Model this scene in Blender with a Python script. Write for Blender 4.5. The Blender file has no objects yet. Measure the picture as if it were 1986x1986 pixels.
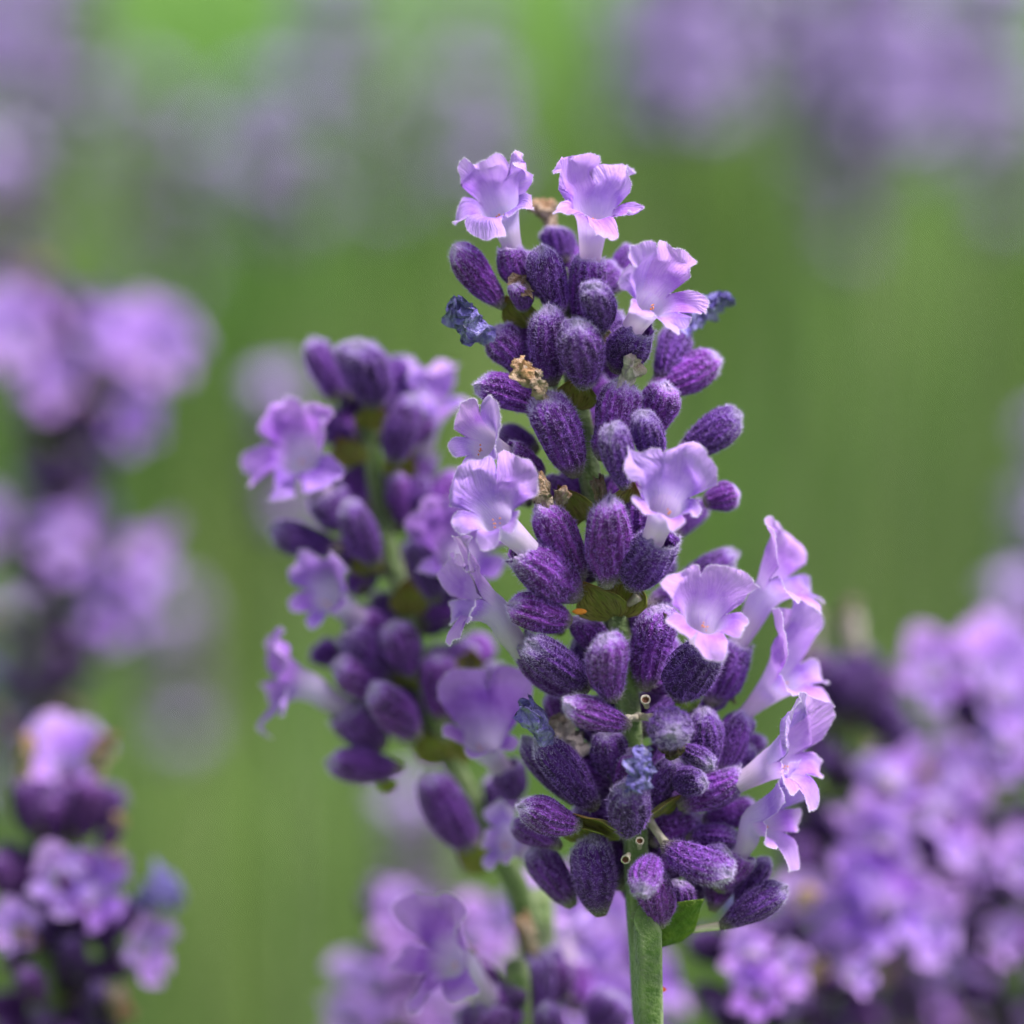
import bpy, math, random
import numpy as np
from mathutils import Vector, Matrix
RAD = math.radians
scene = bpy.context.scene
C = scene.collection

# ------------------------------------------------------------------ camera, sky, sun, exposure
LENS, SENSOR, D0 = 120.0, 36.0, 0.25          # the flower spike stands 25 cm in front of a macro lens
PITCH = RAD(13)                               # looking slightly down into the bed
AIM = Vector((0, 0, 0.52))
FWD = Vector((0, math.cos(PITCH), -math.sin(PITCH)))
RGT = Vector((1, 0, 0))
UP = RGT.cross(FWD)
CAMPOS = AIM - FWD * D0
cam_d = bpy.data.cameras.new('camera'); cam = bpy.data.objects.new('camera', cam_d); C.objects.link(cam)
cam.location = CAMPOS
cam.rotation_euler = (math.pi / 2 - PITCH, 0, 0)
cam_d.lens = LENS; cam_d.sensor_width = SENSOR; cam_d.clip_start = 0.01; cam_d.clip_end = 400
cam_d.dof.use_dof = True; cam_d.dof.focus_distance = D0 - 0.0045; cam_d.dof.aperture_fstop = LENS / 12.5
cam_d.dof.aperture_blades = 0
scene.camera = cam

SUN_EL, SUN_AZ = 64, 98                       # azimuth from +Y (behind the flower) towards +X
world = bpy.data.worlds.new('World'); scene.world = world; world.use_nodes = True
wn = world.node_tree.nodes; wl = world.node_tree.links
bg = wn['Background']
sky = wn.new('ShaderNodeTexSky'); sky.sky_type = 'NISHITA'; sky.sun_disc = False
sky.sun_elevation = RAD(SUN_EL); sky.sun_rotation = RAD(SUN_AZ); sky.dust_density = 3.0; sky.ozone_density = 1.0
hs = wn.new('ShaderNodeHueSaturation'); hs.inputs['Saturation'].default_value = 0.35     # thin even cloud
wl.new(sky.outputs[0], hs.inputs['Color']); wl.new(hs.outputs[0], bg.inputs['Color'])
bg.inputs['Strength'].default_value = 0.065
sun_d = bpy.data.lights.new('sun', 'SUN'); sun = bpy.data.objects.new('sun', sun_d); C.objects.link(sun)
sun_d.energy = 2.1; sun_d.angle = RAD(20); sun_d.color = (1.0, 0.96, 0.9)
sdir = Vector((math.sin(RAD(SUN_AZ)) * math.cos(RAD(SUN_EL)), math.cos(RAD(SUN_AZ)) * math.cos(RAD(SUN_EL)), math.sin(RAD(SUN_EL))))
sun.rotation_euler = sdir.to_track_quat('Z', 'Y').to_euler()
sun.location = (0, 0, 3)
scene.view_settings.view_transform = 'Standard'; scene.view_settings.look = 'None'
scene.view_settings.exposure = 1.95; scene.view_settings.gamma = 1.0
scene.cycles.use_denoising = True
scene.cycles.max_bounces = 5; scene.cycles.transparent_max_bounces = 8
scene.cycles.use_adaptive_sampling = False

# ------------------------------------------------------------------ helpers
def P(sx, sy, toward=0.0):
    """photo pixel (1986 grid) + millimetres towards the camera from the spike's axis plane -> world point"""
    d = D0 - toward / 1000.0
    k = SENSOR / LENS * d / 1986.0
    return CAMPOS + FWD * d + RGT * ((sx - 993) * k) + UP * (-(sy - 993) * k)

def V(x, y, z):                                # direction in view terms: right, up, towards the camera
    return (RGT * x + UP * y - FWD * z).normalized()

def tag(o, label=None, cat=None, group=None, kind=None):
    if label: o['label'] = label
    if cat: o['category'] = cat
    if group: o['group'] = group
    if kind: o['kind'] = kind
    return o

def obj(name, me, parent=None, mw=None):
    o = bpy.data.objects.new(name, me); C.objects.link(o)
    if parent is not None:
        o.parent = parent
    if mw is not None:
        o.matrix_basis = mw
    return o

def mesh(name, verts, faces, mats, fmat=None, attrs=None, smooth=True, normals=None):
    me = bpy.data.meshes.new(name)
    me.from_pydata([tuple(v) for v in verts], [], faces)
    for m in mats: me.materials.append(m)
    if fmat is not None: me.polygons.foreach_set('material_index', fmat)
    me.polygons.foreach_set('use_smooth', [smooth] * len(me.polygons))
    for k, a in (attrs or {}).items():
        at = me.attributes.new(k, 'FLOAT', 'POINT'); at.data.foreach_set('value', np.asarray(a, dtype=np.float32))
    me.update()
    if normals is not None:
        me.normals_split_custom_set_from_vertices([tuple(n) for n in normals])
    return me

def frame(z, yhint):
    z = z.normalized(); y = (yhint - z * yhint.dot(z))
    if y.length < 1e-5: y = z.orthogonal()
    y.normalize(); x = y.cross(z)
    return Matrix((x, y, z)).transposed()

def place(o, root, loc, rot3, sx, sy, sz):
    m = Matrix.Translation(loc - root.location) @ rot3.to_4x4() @ Matrix.Diagonal((sx, sy, sz, 1))
    o.parent = root; o.matrix_basis = m

class Waves:                                    # smooth vector noise
    def __init__(s, rng, n=9, freq=1.0):
        s.k = rng.normal(size=(n, 3)) * freq; s.p = rng.uniform(0, 6.28, size=(n, 3)); s.a = rng.normal(size=(n, 3)) / math.sqrt(n)
    def __call__(s, X):
        ph = X @ s.k.T
        out = np.zeros_like(X)
        for c in range(3): out[:, c] = (np.sin(ph + s.p[:, c]) * s.a[:, c]).sum(1)
        return out

def add_hairs(verts, faces, fm, attrs, pos, nrm, tan, rng, length, width, mat_i, lean=0.6, spread=0.5, inherit=None):
    n = len(pos)
    d = nrm * (1 - lean) + tan * lean + rng.normal(size=(n, 3)) * spread
    d /= np.linalg.norm(d, axis=1)[:, None]
    side = np.cross(d, rng.normal(size=(n, 3))); side /= np.linalg.norm(side, axis=1)[:, None] + 1e-9
    L = length * rng.uniform(0.5, 1.3, size=(n, 1)); w = width
    b = len(verts)
    tri = np.stack([pos - side * w / 2, pos + side * w / 2, pos + d * L], 1).reshape(-1, 3)
    verts.extend(tri.tolist())
    faces.extend([(b + 3 * i, b + 3 * i + 1, b + 3 * i + 2) for i in range(n)])
    fm.extend([mat_i] * n)
    for k in attrs:
        attrs[k].extend(np.repeat(inherit[k], 3).tolist())

# ------------------------------------------------------------------ materials
def newmat(name):
    m = bpy.data.materials.new(name); m.use_nodes = True
    m.node_tree.nodes.clear()
    return m, m.node_tree.nodes, m.node_tree.links

def ramp(n, stops):
    r = n.new('ShaderNodeValToRGB'); e = r.color_ramp.elements
    while len(e) < len(stops): e.new(0.5)
    for el, (p, c) in zip(e, stops): el.position = p; el.color = (*c, 1)
    return r

def mix(n, l, fac, a, b, mode='MIX'):
    m = n.new('ShaderNodeMix'); m.data_type = 'RGBA'; m.blend_type = mode
    for sock, v in ((m.inputs['Factor'], fac), (m.inputs['A'], a), (m.inputs['B'], b)):
        if hasattr(v, 'node'): l.new(v, sock)
        elif isinstance(v, (int, float)): sock.default_value = v
        else: sock.default_value = (*v, 1)
    return m.outputs['Result']

def mapr(n, l, v, a, b, c=0.0, d=1.0):
    m = n.new('ShaderNodeMapRange'); m.interpolation_type = 'SMOOTHSTEP'
    l.new(v, m.inputs[0]); m.inputs[1].default_value = a; m.inputs[2].default_value = b; m.inputs[3].default_value = c; m.inputs[4].default_value = d
    return m.outputs[0]

def attr(n, name):
    a = n.new('ShaderNodeAttribute'); a.attribute_name = name
    return a.outputs['Fac']

def noise(n, l, scale, detail=3, vec=None, rough=0.55):
    t = n.new('ShaderNodeTexNoise'); t.inputs['Scale'].default_value = scale; t.inputs['Detail'].default_value = detail; t.inputs['Roughness'].default_value = rough
    if vec is None:
        tc = n.new('ShaderNodeTexCoord'); vec = tc.outputs['Object']
    l.new(vec, t.inputs['Vector'])
    return t.outputs['Fac']

def finish(n, l, col, transl=0.3, rough=0.6, spec=0.25, sheen=0.0, bump=None, sheen_tint=(1, 1, 1)):
    p = n.new('ShaderNodeBsdfPrincipled'); out = n.new('ShaderNodeOutputMaterial')
    p.inputs['Roughness'].default_value = rough; p.inputs['Specular IOR Level'].default_value = spec
    p.inputs['Sheen Weight'].default_value = sheen; p.inputs['Sheen Tint'].default_value = (*sheen_tint, 1); p.inputs['Sheen Roughness'].default_value = 0.4
    if hasattr(col, 'node'): l.new(col, p.inputs['Base Color'])
    else: p.inputs['Base Color'].default_value = (*col, 1)
    if bump is not None:
        b = n.new('ShaderNodeBump'); b.inputs['Strength'].default_value = bump[1]; b.inputs['Distance'].default_value = bump[2]
        l.new(bump[0], b.inputs['Height']); l.new(b.outputs[0], p.inputs['Normal'])
    if transl > 0:
        t = n.new('ShaderNodeBsdfTranslucent'); ms = n.new('ShaderNodeMixShader'); ms.inputs[0].default_value = transl
        if hasattr(col, 'node'): l.new(col, t.inputs['Color'])
        else: t.inputs['Color'].default_value = (*col, 1)
        l.new(p.outputs[0], ms.inputs[1]); l.new(t.outputs[0], ms.inputs[2]); l.new(ms.outputs[0], out.inputs[0])
    else: l.new(p.outputs[0], out.inputs[0])

def obj_random(n):
    return n.new('ShaderNodeObjectInfo').outputs['Random']

def calyx_mat(name, dark, mid, light, base, tip=0.6):
    m, n, l = newmat(name)
    al = attr(n, 'along'); ac = attr(n, 'across')
    cmb = n.new('ShaderNodeCombineXYZ')
    mu = n.new('ShaderNodeMath'); mu.operation = 'MULTIPLY'; l.new(ac, mu.inputs[0]); mu.inputs[1].default_value = 9.0
    l.new(mu.outputs[0], cmb.inputs[0]); l.new(al, cmb.inputs[1]); l.new(obj_random(n), cmb.inputs[2])
    streak = noise(n, l, 2.2, 4, cmb.outputs[0])
    mot = noise(n, l, 3.2, 4)
    c = mix(n, l, mapr(n, l, streak, 0.38, 0.66), dark, mid)
    c = mix(n, l, mapr(n, l, mot, 0.50, 0.76), c, light)
    rb = n.new('ShaderNodeMath'); rb.operation = 'MULTIPLY'; l.new(ac, rb.inputs[0]); rb.inputs[1].default_value = 13 * 2 * math.pi
    rs = n.new('ShaderNodeMath'); rs.operation = 'COSINE'; l.new(rb.outputs[0], rs.inputs[0])
    c = mix(n, l, mapr(n, l, rs.outputs[0], 0.0, -0.9, 0.0, 0.28), c, dark)
    c = mix(n, l, mapr(n, l, al, 0.22, 0.0), c, base)
    c = mix(n, l, mapr(n, l, al, 0.80, 1.0, 0.0, 0.55), c, light)
    c = mix(n, l, mapr(n, l, al, 0.92, 1.0, 0.0, tip), c, (0.50, 0.46, 0.56))
    h = n.new('ShaderNodeHueSaturation'); l.new(c, h.inputs['Color'])
    r = obj_random(n)
    l.new(mapr(n, l, r, 0, 1, 0.484, 0.512), h.inputs['Hue']); l.new(mapr(n, l, r, 0, 1, 0.7, 1.35), h.inputs['Value'])
    finish(n, l, h.outputs[0], 0.08, 0.75, 0.12, 0.10, (mot, 0.6, 0.06), (0.75, 0.65, 1))
    return m

M = {}
M['calyx'] = calyx_mat('calyx_velvet', (0.058, 0.011, 0.115), (0.190, 0.040, 0.380), (0.36, 0.13, 0.70), (0.20, 0.18, 0.14))

M['calyx_soft'] = calyx_mat('calyx_dark_violet', (0.040, 0.010, 0.080), (0.100, 0.026, 0.190), (0.19, 0.07, 0.36), (0.16, 0.15, 0.10), 0.15)  # darker violet with barely pale tips, for the blurred spikes

def hair_mat(name, lo, hi):
    m, n, l = newmat(name)
    al = attr(n, 'along')
    c = mix(n, l, mapr(n, l, al, 0.55, 1.0), lo, hi)
    c = mix(n, l, mapr(n, l, al, 0.25, 0.0), c, (0.55, 0.52, 0.50))
    finish(n, l, c, 0.45, 0.6, 0.2)
    return m
M['hair'] = hair_mat('violet_hairs', (0.47, 0.24, 0.86), (0.72, 0.60, 0.95))
M['petal_hair'] = hair_mat('pale_petal_hairs', (0.75, 0.62, 0.9), (0.80, 0.70, 0.92))

def petal_mat(name, edge, mid, deep, throat, tubec):
    m, n, l = newmat(name)
    al = attr(n, 'along'); ac = attr(n, 'across')
    cmb = n.new('ShaderNodeCombineXYZ')
    mu = n.new('ShaderNodeMath'); mu.operation = 'MULTIPLY'; l.new(ac, mu.inputs[0]); mu.inputs[1].default_value = 5.0
    l.new(mu.outputs[0], cmb.inputs[0]); l.new(al, cmb.inputs[1]); l.new(obj_random(n), cmb.inputs[2])
    vein = noise(n, l, 3.0, 3, cmb.outputs[0]); blot = noise(n, l, 0.55, 3)
    c = mix(n, l, mapr(n, l, blot, 0.35, 0.65), mid, deep)
    c = mix(n, l, mapr(n, l, vein, 0.50, 0.62, 0, 0.5), c, deep)
    c = mix(n, l, mapr(n, l, al, 0.72, 1.0, 0.0, 0.75), c, edge)
    th = mapr(n, l, al, 0.42, 0.76, 0.85, 0.0)
    c = mix(n, l, th, c, throat)
    c = mix(n, l, mapr(n, l, vein, 0.52, 0.66, 0, 0.40), c, mid)
    c = mix(n, l, mapr(n, l, al, 0.40, 0.25), c, tubec)
    h = n.new('ShaderNodeHueSaturation'); l.new(c, h.inputs['Color'])
    l.new(mapr(n, l, obj_random(n), 0, 1, 0.49, 0.51), h.inputs['Hue'])
    finish(n, l, h.outputs[0], 0.42, 0.5, 0.25, 0.15, (vein, 0.35, 0.06), (0.9, 0.85, 1))
    return m
M['petal'] = petal_mat('lilac_petal', (0.68, 0.43, 0.92), (0.53, 0.28, 0.86), (0.34, 0.13, 0.72), (0.72, 0.58, 0.88), (0.66, 0.52, 0.74))
M['petal_deep'] = petal_mat('violet_petal', (0.60, 0.33, 0.92), (0.46, 0.19, 0.84), (0.27, 0.08, 0.64), (0.78, 0.64, 0.92), (0.56, 0.40, 0.68))

def dried(name, a, b, c3):
    m, n, l = newmat(name)
    t = noise(n, l, 1.6, 5); al = attr(n, 'along')
    c = mix(n, l, mapr(n, l, t, 0.35, 0.65), a, b)
    c = mix(n, l, mapr(n, l, al, 0.7, 1.0, 0, 0.8), c, c3)
    finish(n, l, c, 0.15, 0.8, 0.1, 0.2, (t, 0.6, 0.1))
    return m
M['dried_tan'] = dried('dried_tan', (0.30, 0.20, 0.14), (0.55, 0.42, 0.34), (0.50, 0.26, 0.12))
M['dried_brown'] = dried('dried_brown', (0.07, 0.04, 0.03), (0.22, 0.14, 0.10), (0.10, 0.05, 0.03))
M['dried_blue'] = dried('withered_blue', (0.17, 0.12, 0.54), (0.42, 0.37, 0.86), (0.16, 0.13, 0.50))
M['dried_pale'] = dried('dried_pale', (0.45, 0.38, 0.38), (0.66, 0.56, 0.55), (0.45, 0.32, 0.25))

def bract_mat():
    m, n, l = newmat('papery_bract')
    t = noise(n, l, 0.8, 4); al = attr(n, 'along'); ac = attr(n, 'across')
    cmb = n.new('ShaderNodeCombineXYZ'); mu = n.new('ShaderNodeMath'); mu.operation = 'MULTIPLY'; l.new(ac, mu.inputs[0]); mu.inputs[1].default_value = 5
    l.new(mu.outputs[0], cmb.inputs[0]); l.new(al, cmb.inputs[1])
    vein = noise(n, l, 2.4, 2, cmb.outputs[0])
    c = mix(n, l, mapr(n, l, t, 0.35, 0.65), (0.30, 0.33, 0.06), (0.42, 0.35, 0.11))
    c = mix(n, l, mapr(n, l, vein, 0.52, 0.64, 0, 0.75), c, (0.10, 0.055, 0.03))
    br = n.new('ShaderNodeMath'); br.operation = 'GREATER_THAN'; l.new(obj_random(n), br.inputs[0]); br.inputs[1].default_value = 0.62
    brown = n.new('ShaderNodeMath'); brown.operation = 'MULTIPLY'; l.new(br.outputs[0], brown.inputs[0]); brown.inputs[1].default_value = 0.0
    c = mix(n, l, mapr(n, l, al, 0.55, 1.0, 0.0, 0.9), c, (0.22, 0.09, 0.035))
    finish(n, l, c, 0.35, 0.6, 0.2, 0.1, (vein, 0.5, 0.1))
    return m
M['bract'] = bract_mat()

def simple(name, a, b, scale=1.5, transl=0.1, rough=0.6, sheen=0.1):
    m, n, l = newmat(name)
    t = noise(n, l, scale, 4)
    c = mix(n, l, mapr(n, l, t, 0.35, 0.65), a, b)
    finish(n, l, c, transl, rough, 0.25, sheen, (t, 0.3, 0.05))
    return m
M['green_leaf'] = simple('green_leaf', (0.09, 0.16, 0.025), (0.17, 0.24, 0.04), 0.5, 0.35)
M['orange'] = simple('orange_pollen', (0.75, 0.22, 0.02), (0.9, 0.35, 0.05), 4)
M['red'] = simple('red_speck', (0.45, 0.06, 0.01), (0.6, 0.12, 0.02), 4)
M['pedicel'] = simple('pale_pedicel', (0.42, 0.38, 0.28), (0.58, 0.52, 0.44), 3)
M['hole'] = simple('brown_scar', (0.12, 0.05, 0.025), (0.2, 0.09, 0.05), 4)

def stem_mat():
    m, n, l = newmat('square_stem')
    ac = attr(n, 'across'); t = noise(n, l, 1.5, 4)
    c = mix(n, l, mapr(n, l, t, 0.3, 0.7), (0.07, 0.12, 0.035), (0.12, 0.18, 0.055))
    c = mix(n, l, mapr(n, l, ac, 0.6, 1.0, 0, .7), c, (0.24, 0.28, 0.15))
    t2 = noise(n, l, 0.35, 5); t3 = noise(n, l, 5.0, 3)
    c = mix(n, l, mapr(n, l, t2, 0.45, 0.7, 0, .6), c, (0.06, 0.075, 0.05))
    c = mix(n, l, mapr(n, l, t3, 0.55, 0.75, 0, .5), c, (0.22, 0.27, 0.14))
    finish(n, l, c, 0.05, 0.55, 0.3, 0.3, (t, 0.3, 0.05))
    return m
M['stem'] = stem_mat()
M['stem_hair'] = simple('stem_hair', (0.45, 0.5, 0.38), (0.5, 0.55, 0.45), 2, 0.4)

def foliage_mat():
    m, n, l = newmat('lavender_foliage')
    al = attr(n, 'along'); hu = attr(n, 'across')
    r = ramp(n, [(0.0, (0.025, 0.060, 0.022)), (0.28, (0.064, 0.142, 0.036)), (0.55, (0.112, 0.250, 0.036)), (0.82, (0.18, 0.33, 0.070)), (1.0, (0.28, 0.36, 0.13))])
    l.new(hu, r.inputs[0])
    finish(n, l, r.outputs[0], 0.35, 0.55, 0.3)
    return m
M['foliage'] = foliage_mat()

# ------------------------------------------------------------------ mesh makers (units: millimetres, scaled by 0.001 on the object)
def grid_faces(nr, nc, wrap, off=0):
    f = []
    cc = nc if wrap else nc - 1
    for j in range(nr - 1):
        for i in range(cc):
            a = off + j * nc + i; b = off + j * nc + (i + 1) % nc
            f.append((a, b, b + nc, a + nc))
    return f

def vnormals(X, faces):
    N = np.zeros_like(X); F = np.array(faces)
    a = X[F[:, 2]] - X[F[:, 0]]; b = X[F[:, 3]] - X[F[:, 1]]
    fn = np.cross(a, b)
    for c in range(4): np.add.at(N, F[:, c], fn)
    N /= np.linalg.norm(N, axis=1)[:, None] + 1e-12
    return N

def make_calyx(seed, kind='bud', hairs=3400, nu=52, nv=22, mat='calyx'):
    """a ribbed velvety tube, unit length 4.6 along Z, width 2.6"""
    rng = np.random.default_rng(seed)
    L, R = 4.6, 1.3
    if kind == 'bud':
        ts = np.concatenate([np.linspace(0, 0.85, nv - 6), [0.9, 0.94, 0.97, 0.99, 1.0, 1.004]])
        bs, wp = rng.uniform(-.06, .06), rng.uniform(-.05, .10)
        prof = lambda t: np.interp(t, [0, .06, .2, .4 + wp * .5, .58 + wp, .74 + wp * .5, .86, .92, .96, .985, 1.004], [.24, .40 + bs, .66 + bs, .90, 1, .96, .83, .69, .50, .30, .02])
    else:
        ts = np.linspace(0, 1, nv)
        prof = lambda t: np.interp(t, [0, .06, .2, .4, .58, .75, .88, 1.0], [.26, .46, .74, .94, 1, .96, .83, .66])
    ts2 = np.linspace(0, 1.004, 200); pr = prof(ts2)
    k = np.hanning(19); k /= k.sum(); pr_s = np.convolve(np.pad(pr, 9, mode='edge'), k, 'valid')
    if kind == 'bud': pr_s[-14:] = np.minimum(pr_s[-14:], pr[-14:] * 0.6 + pr_s[-14:] * 0.4); pr_s[-1] = 0.02
    th = np.linspace(0, 2 * np.pi, nu, endpoint=False)
    T, H = np.meshgrid(ts, th, indexing='ij')
    r = np.interp(T, ts2, pr_s) * R
    rib = np.cos(13 * H)
    r = r * (1 + 0.085 * rib * np.clip(T * 4, 0, 1) * np.clip((1.05 - T) * 4, 0, 1))
    if kind == 'bud': r = r * (1 + 0.16 * np.cos(5 * H + seed) * np.clip((T - .82) / .12, 0, 1))
    z = T * L
    if kind != 'bud': z = z + (T > 0.97) * (0.10 * np.cos(5 * H + seed) + rng.normal(size=T.shape) * 0.03)
    else:
        z = z + np.clip(T - .85, 0, 1) / .15 * 0.16 * np.cos(3 * H + seed)
    X = np.stack([r * np.cos(H), r * np.sin(H) * 0.94, z], -1).reshape(-1, 3)
    w = Waves(rng, 8, 0.8); X += w(X) * 0.16 * np.clip(X[:, 2:3] / 1.5, 0, 1)
    bend = rng.uniform(-.28, .28, 2); tt = (X[:, 2] / L); X[:, 0] += bend[0] * tt ** 2 * 2; X[:, 1] += bend[1] * tt ** 2 * 2
    faces = grid_faces(len(ts), nu, True)
    N = vnormals(X, faces)
    verts = X.tolist(); fm = [0] * len(faces); faces = list(faces)
    at = {'along': T.reshape(-1).tolist(), 'across': (H / (2 * np.pi)).reshape(-1).tolist()}
    if kind != 'bud':                                        # a short inward lip so that the mouth has depth
        b = len(verts); last = X[-nu:]
        inn = last.copy(); inn[:, :2] = (inn[:, :2] - inn[:, :2].mean(0)) * 0.8 + inn[:, :2].mean(0); inn[:, 2] -= 0.6
        verts += inn.tolist(); at['along'] += [0.6] * nu; at['across'] += (th / 6.283).tolist()
        s0 = (len(ts) - 1) * nu
        for i in range(nu):
            faces.append((s0 + i, s0 + (i + 1) % nu, b + (i + 1) % nu, b + i)); fm.append(0)
    if hairs:
        area = np.clip(r.reshape(-1), 0.05, None); p = area[nu:] ; 
        tiprow = (T.reshape(-1)[nu:] > 0.86); p = p * np.where(tiprow, 1.7, 1.0); 
        p = p * (0.8 + 0.4 * (rib.reshape(-1)[nu:] > 0)); p /= p.sum()
        idx = rng.choice(np.arange(nu, len(X)), hairs, p=p)
        pos = X[idx] * 1.0
        i2 = np.where(idx + nu < len(X), idx + nu, idx - nu); i3 = (idx // nu) * nu + (idx % nu + 1) % nu
        u = rng.uniform(0, 1, (hairs, 1)); v = rng.uniform(-.5, .5, (hairs, 1))
        pos = X[idx] + (X[i2] - X[idx]) * v + (X[i3] - X[idx]) * u * 0.9
        tz = np.zeros((hairs, 3)); tz[:, 2] = 1
        tan = tz - N[idx] * (N[idx][:, 2:3]); tan /= np.linalg.norm(tan, axis=1)[:, None] + 1e-6
        A = {'along': np.array(at['along'])[idx], 'across': np.array(at['across'])[idx]}
        add_hairs(verts, faces, fm, at, pos - N[idx] * 0.01, N[idx], tan, rng, 0.30, 0.019, 1, 0.30, 0.42, A)
    return mesh('calyx', verts, faces, [M[mat], M['hair']], fm, at)

def make_corolla(seed, tube=3.0, size=1.0, Lu=3.5, Ll=2.4, phu=28, phl=88, r0=0.72, r1=1.02, bend=None, ruffle=0.2, hairs=True,
                 cup=0.35, mat='petal', nc=17, spread=None):
    """two-lipped corolla: a tube and five petals (two upper, three lower) split out of one continuous sheet"""
    rng = np.random.default_rng(seed)
    size *= 1.12; Lu *= size; Ll *= size; r1 = r1 * (0.75 + 0.25 * size)
    jit = lambda s: rng.uniform(-s, s)
    lob = []                                                   # centre angle, length, end angle, narrowing
    for k, (c, Lx, ph, nar, hf) in enumerate([(46, Lu, phu, -0.06, 44), (134, Lu, phu, -0.06, 44), (208.7, Ll, phl, 0.30, 30.7), (270, Ll * 1.05, phl + 8, 0.30, 30.6), (331.3, Ll, phl, 0.30, 30.7)]):
        lob.append((RAD(c), Lx * (1 + jit(.07)), RAD(ph + jit(7)), nar, RAD(hf)))
    bl = [Lu * 0.72, Lu * 0.26, Ll * 0.42, Ll * 0.42, Lu * 0.26]   # sheet length at the notch that follows lobe k
    def bphi(k): return 0.5 * (lob[k][2] + lob[(k + 1) % 5][2])
    NV, NT = 15, 8
    a = np.linspace(-1, 1, nc)
    ph0 = RAD(20)
    sheets = []
    wv = Waves(rng, 10, 1.15); wv2 = Waves(rng, 8, 2.6); wv3 = Waves(rng, 10, 5.5)
    for k in range(5):
        cth, L, phc, nar, hf = lob[k]; kb = (k - 1) % 5
        Lb = np.where(a < 0, bl[kb], bl[k]); pb = np.where(a < 0, bphi(kb), bphi(k))
        ln = Lb + (L - Lb) * np.clip(1 - np.abs(a) ** 3.0, 0, 1) ** 0.55
        pe = phc + (pb - phc) * np.abs(a) ** 3
        q = np.linspace(0, 1, NV)
        S = q[:, None] * ln[None, :]
        phi = ph0 + (pe[None, :] - ph0) * (lambda x: x * x * (3 - 2 * x))(np.clip(S / (2.2 * size), 0, 1))
        phi = phi + (0.55 if k < 2 else 0.35) * np.clip(q - 0.72, 0, 1)[:, None] / 0.28 * (0.6 + 0.6 * np.sin(a * 5 + seed + k))[None, :]   # rolled rim
        dS = np.diff(S, axis=0); pm = 0.5 * (phi[1:] + phi[:-1])
        r = r1 + np.vstack([np.zeros((1, nc)), np.cumsum(np.sin(pm) * dS, 0)])
        z = np.vstack([np.zeros((1, nc)), np.cumsum(np.cos(pm) * dS, 0)])
        past = np.clip((S - Lb[None, :]) / np.maximum(L - Lb[None, :], 0.1), 0, 1)
        th = cth + a[None, :] * hf * (1 - nar * past)
        # cupping: margins lift along the inner normal
        w = (S / 3.0) ** 1.4
        dn = cup * w * (np.abs(a[None, :]) ** 2 - 0.35)
        r2 = r - np.cos(phi) * dn; z2 = z + np.sin(phi) * dn
        X = np.stack([r2 * np.cos(th), r2 * np.sin(th), z2], -1).reshape(-1, 3)
        ww = np.clip(S / 3.0, 0, 1.2).reshape(-1, 1)
        X = X + wv(X) * ruffle * 1.9 * ww ** 1.3 + wv2(X) * ruffle * 0.75 * ww ** 2 + wv3(X) * ruffle * 0.28 * ww ** 2
        al = (0.5 + 0.5 * S / np.maximum(ln, 0.3)[None, :] * np.clip(ln / L, .6, 1)[None, :]).reshape(-1)
        sheets.append((X, al, np.tile(a + 2.2 * k, NV)))
    # tube joins the sheets' first rows
    ring = np.vstack([s[0][:nc - 1] for s in sheets])           # NV-row-0 vertices around
    nr = len(ring); ang = np.arctan2(ring[:, 1], ring[:, 0])
    rows = []; al_t = []
    for j in range(NT):
        t = j / (NT - 1); rr = r0 + (r1 - r0) * t ** 1.5
        X = np.stack([rr * np.cos(ang), rr * np.sin(ang), np.full(nr, -tube * (1 - t))], -1)
        if j == NT - 1: X = ring.copy()
        rows.append(X); al_t.append(np.full(nr, 0.1 + 0.4 * t))
    tubeX = np.vstack(rows); tube_al = np.concatenate(al_t); tube_ac = np.tile(np.linspace(0, 8, nr), NT)
    def bendf(X):
        if bend is None: return X
        axis, angle = bend
        axis = np.array(axis); w = np.clip((X[:, 2] / tube + 0.55) / 0.55, 0, 1); w = w * w * (3 - 2 * w)
        A = angle * w; c = np.cos(A)[:, None]; s = np.sin(A)[:, None]
        return X * c + np.cross(axis, X) * s + axis[None, :] * (X @ axis)[:, None] * (1 - c)
    tubeX = bendf(tubeX); sheets = [(bendf(x), al, ac) for x, al, ac in sheets]
    tf = grid_faces(NT, nr, True)
    # normals from the joined surface
    allX = np.vstack([tubeX] + [s[0] for s in sheets]); allF = list(tf); off = len(tubeX)
    for s in sheets:
        allF += grid_faces(NV, nc, False, off); off += len(s[0])
    key = {}; ids = np.zeros(len(allX), int)
    for i, x in enumerate(np.round(allX, 3)):
        ids[i] = key.setdefault(tuple(x), len(key))
    Nf = np.zeros((len(key), 3)); F = np.array(allF)
    fn = np.cross(allX[F[:, 2]] - allX[F[:, 0]], allX[F[:, 3]] - allX[F[:, 1]])
    for c in range(4): np.add.at(Nf, ids[F[:, c]], fn)
    Nf /= np.linalg.norm(Nf, axis=1)[:, None] + 1e-12
    AN = Nf[ids]
    out = [mesh('corolla_tube', tubeX, tf, [M[mat]], None, {'along': tube_al, 'across': tube_ac}, normals=AN[:len(tubeX)])]
    off = len(tubeX)
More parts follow.
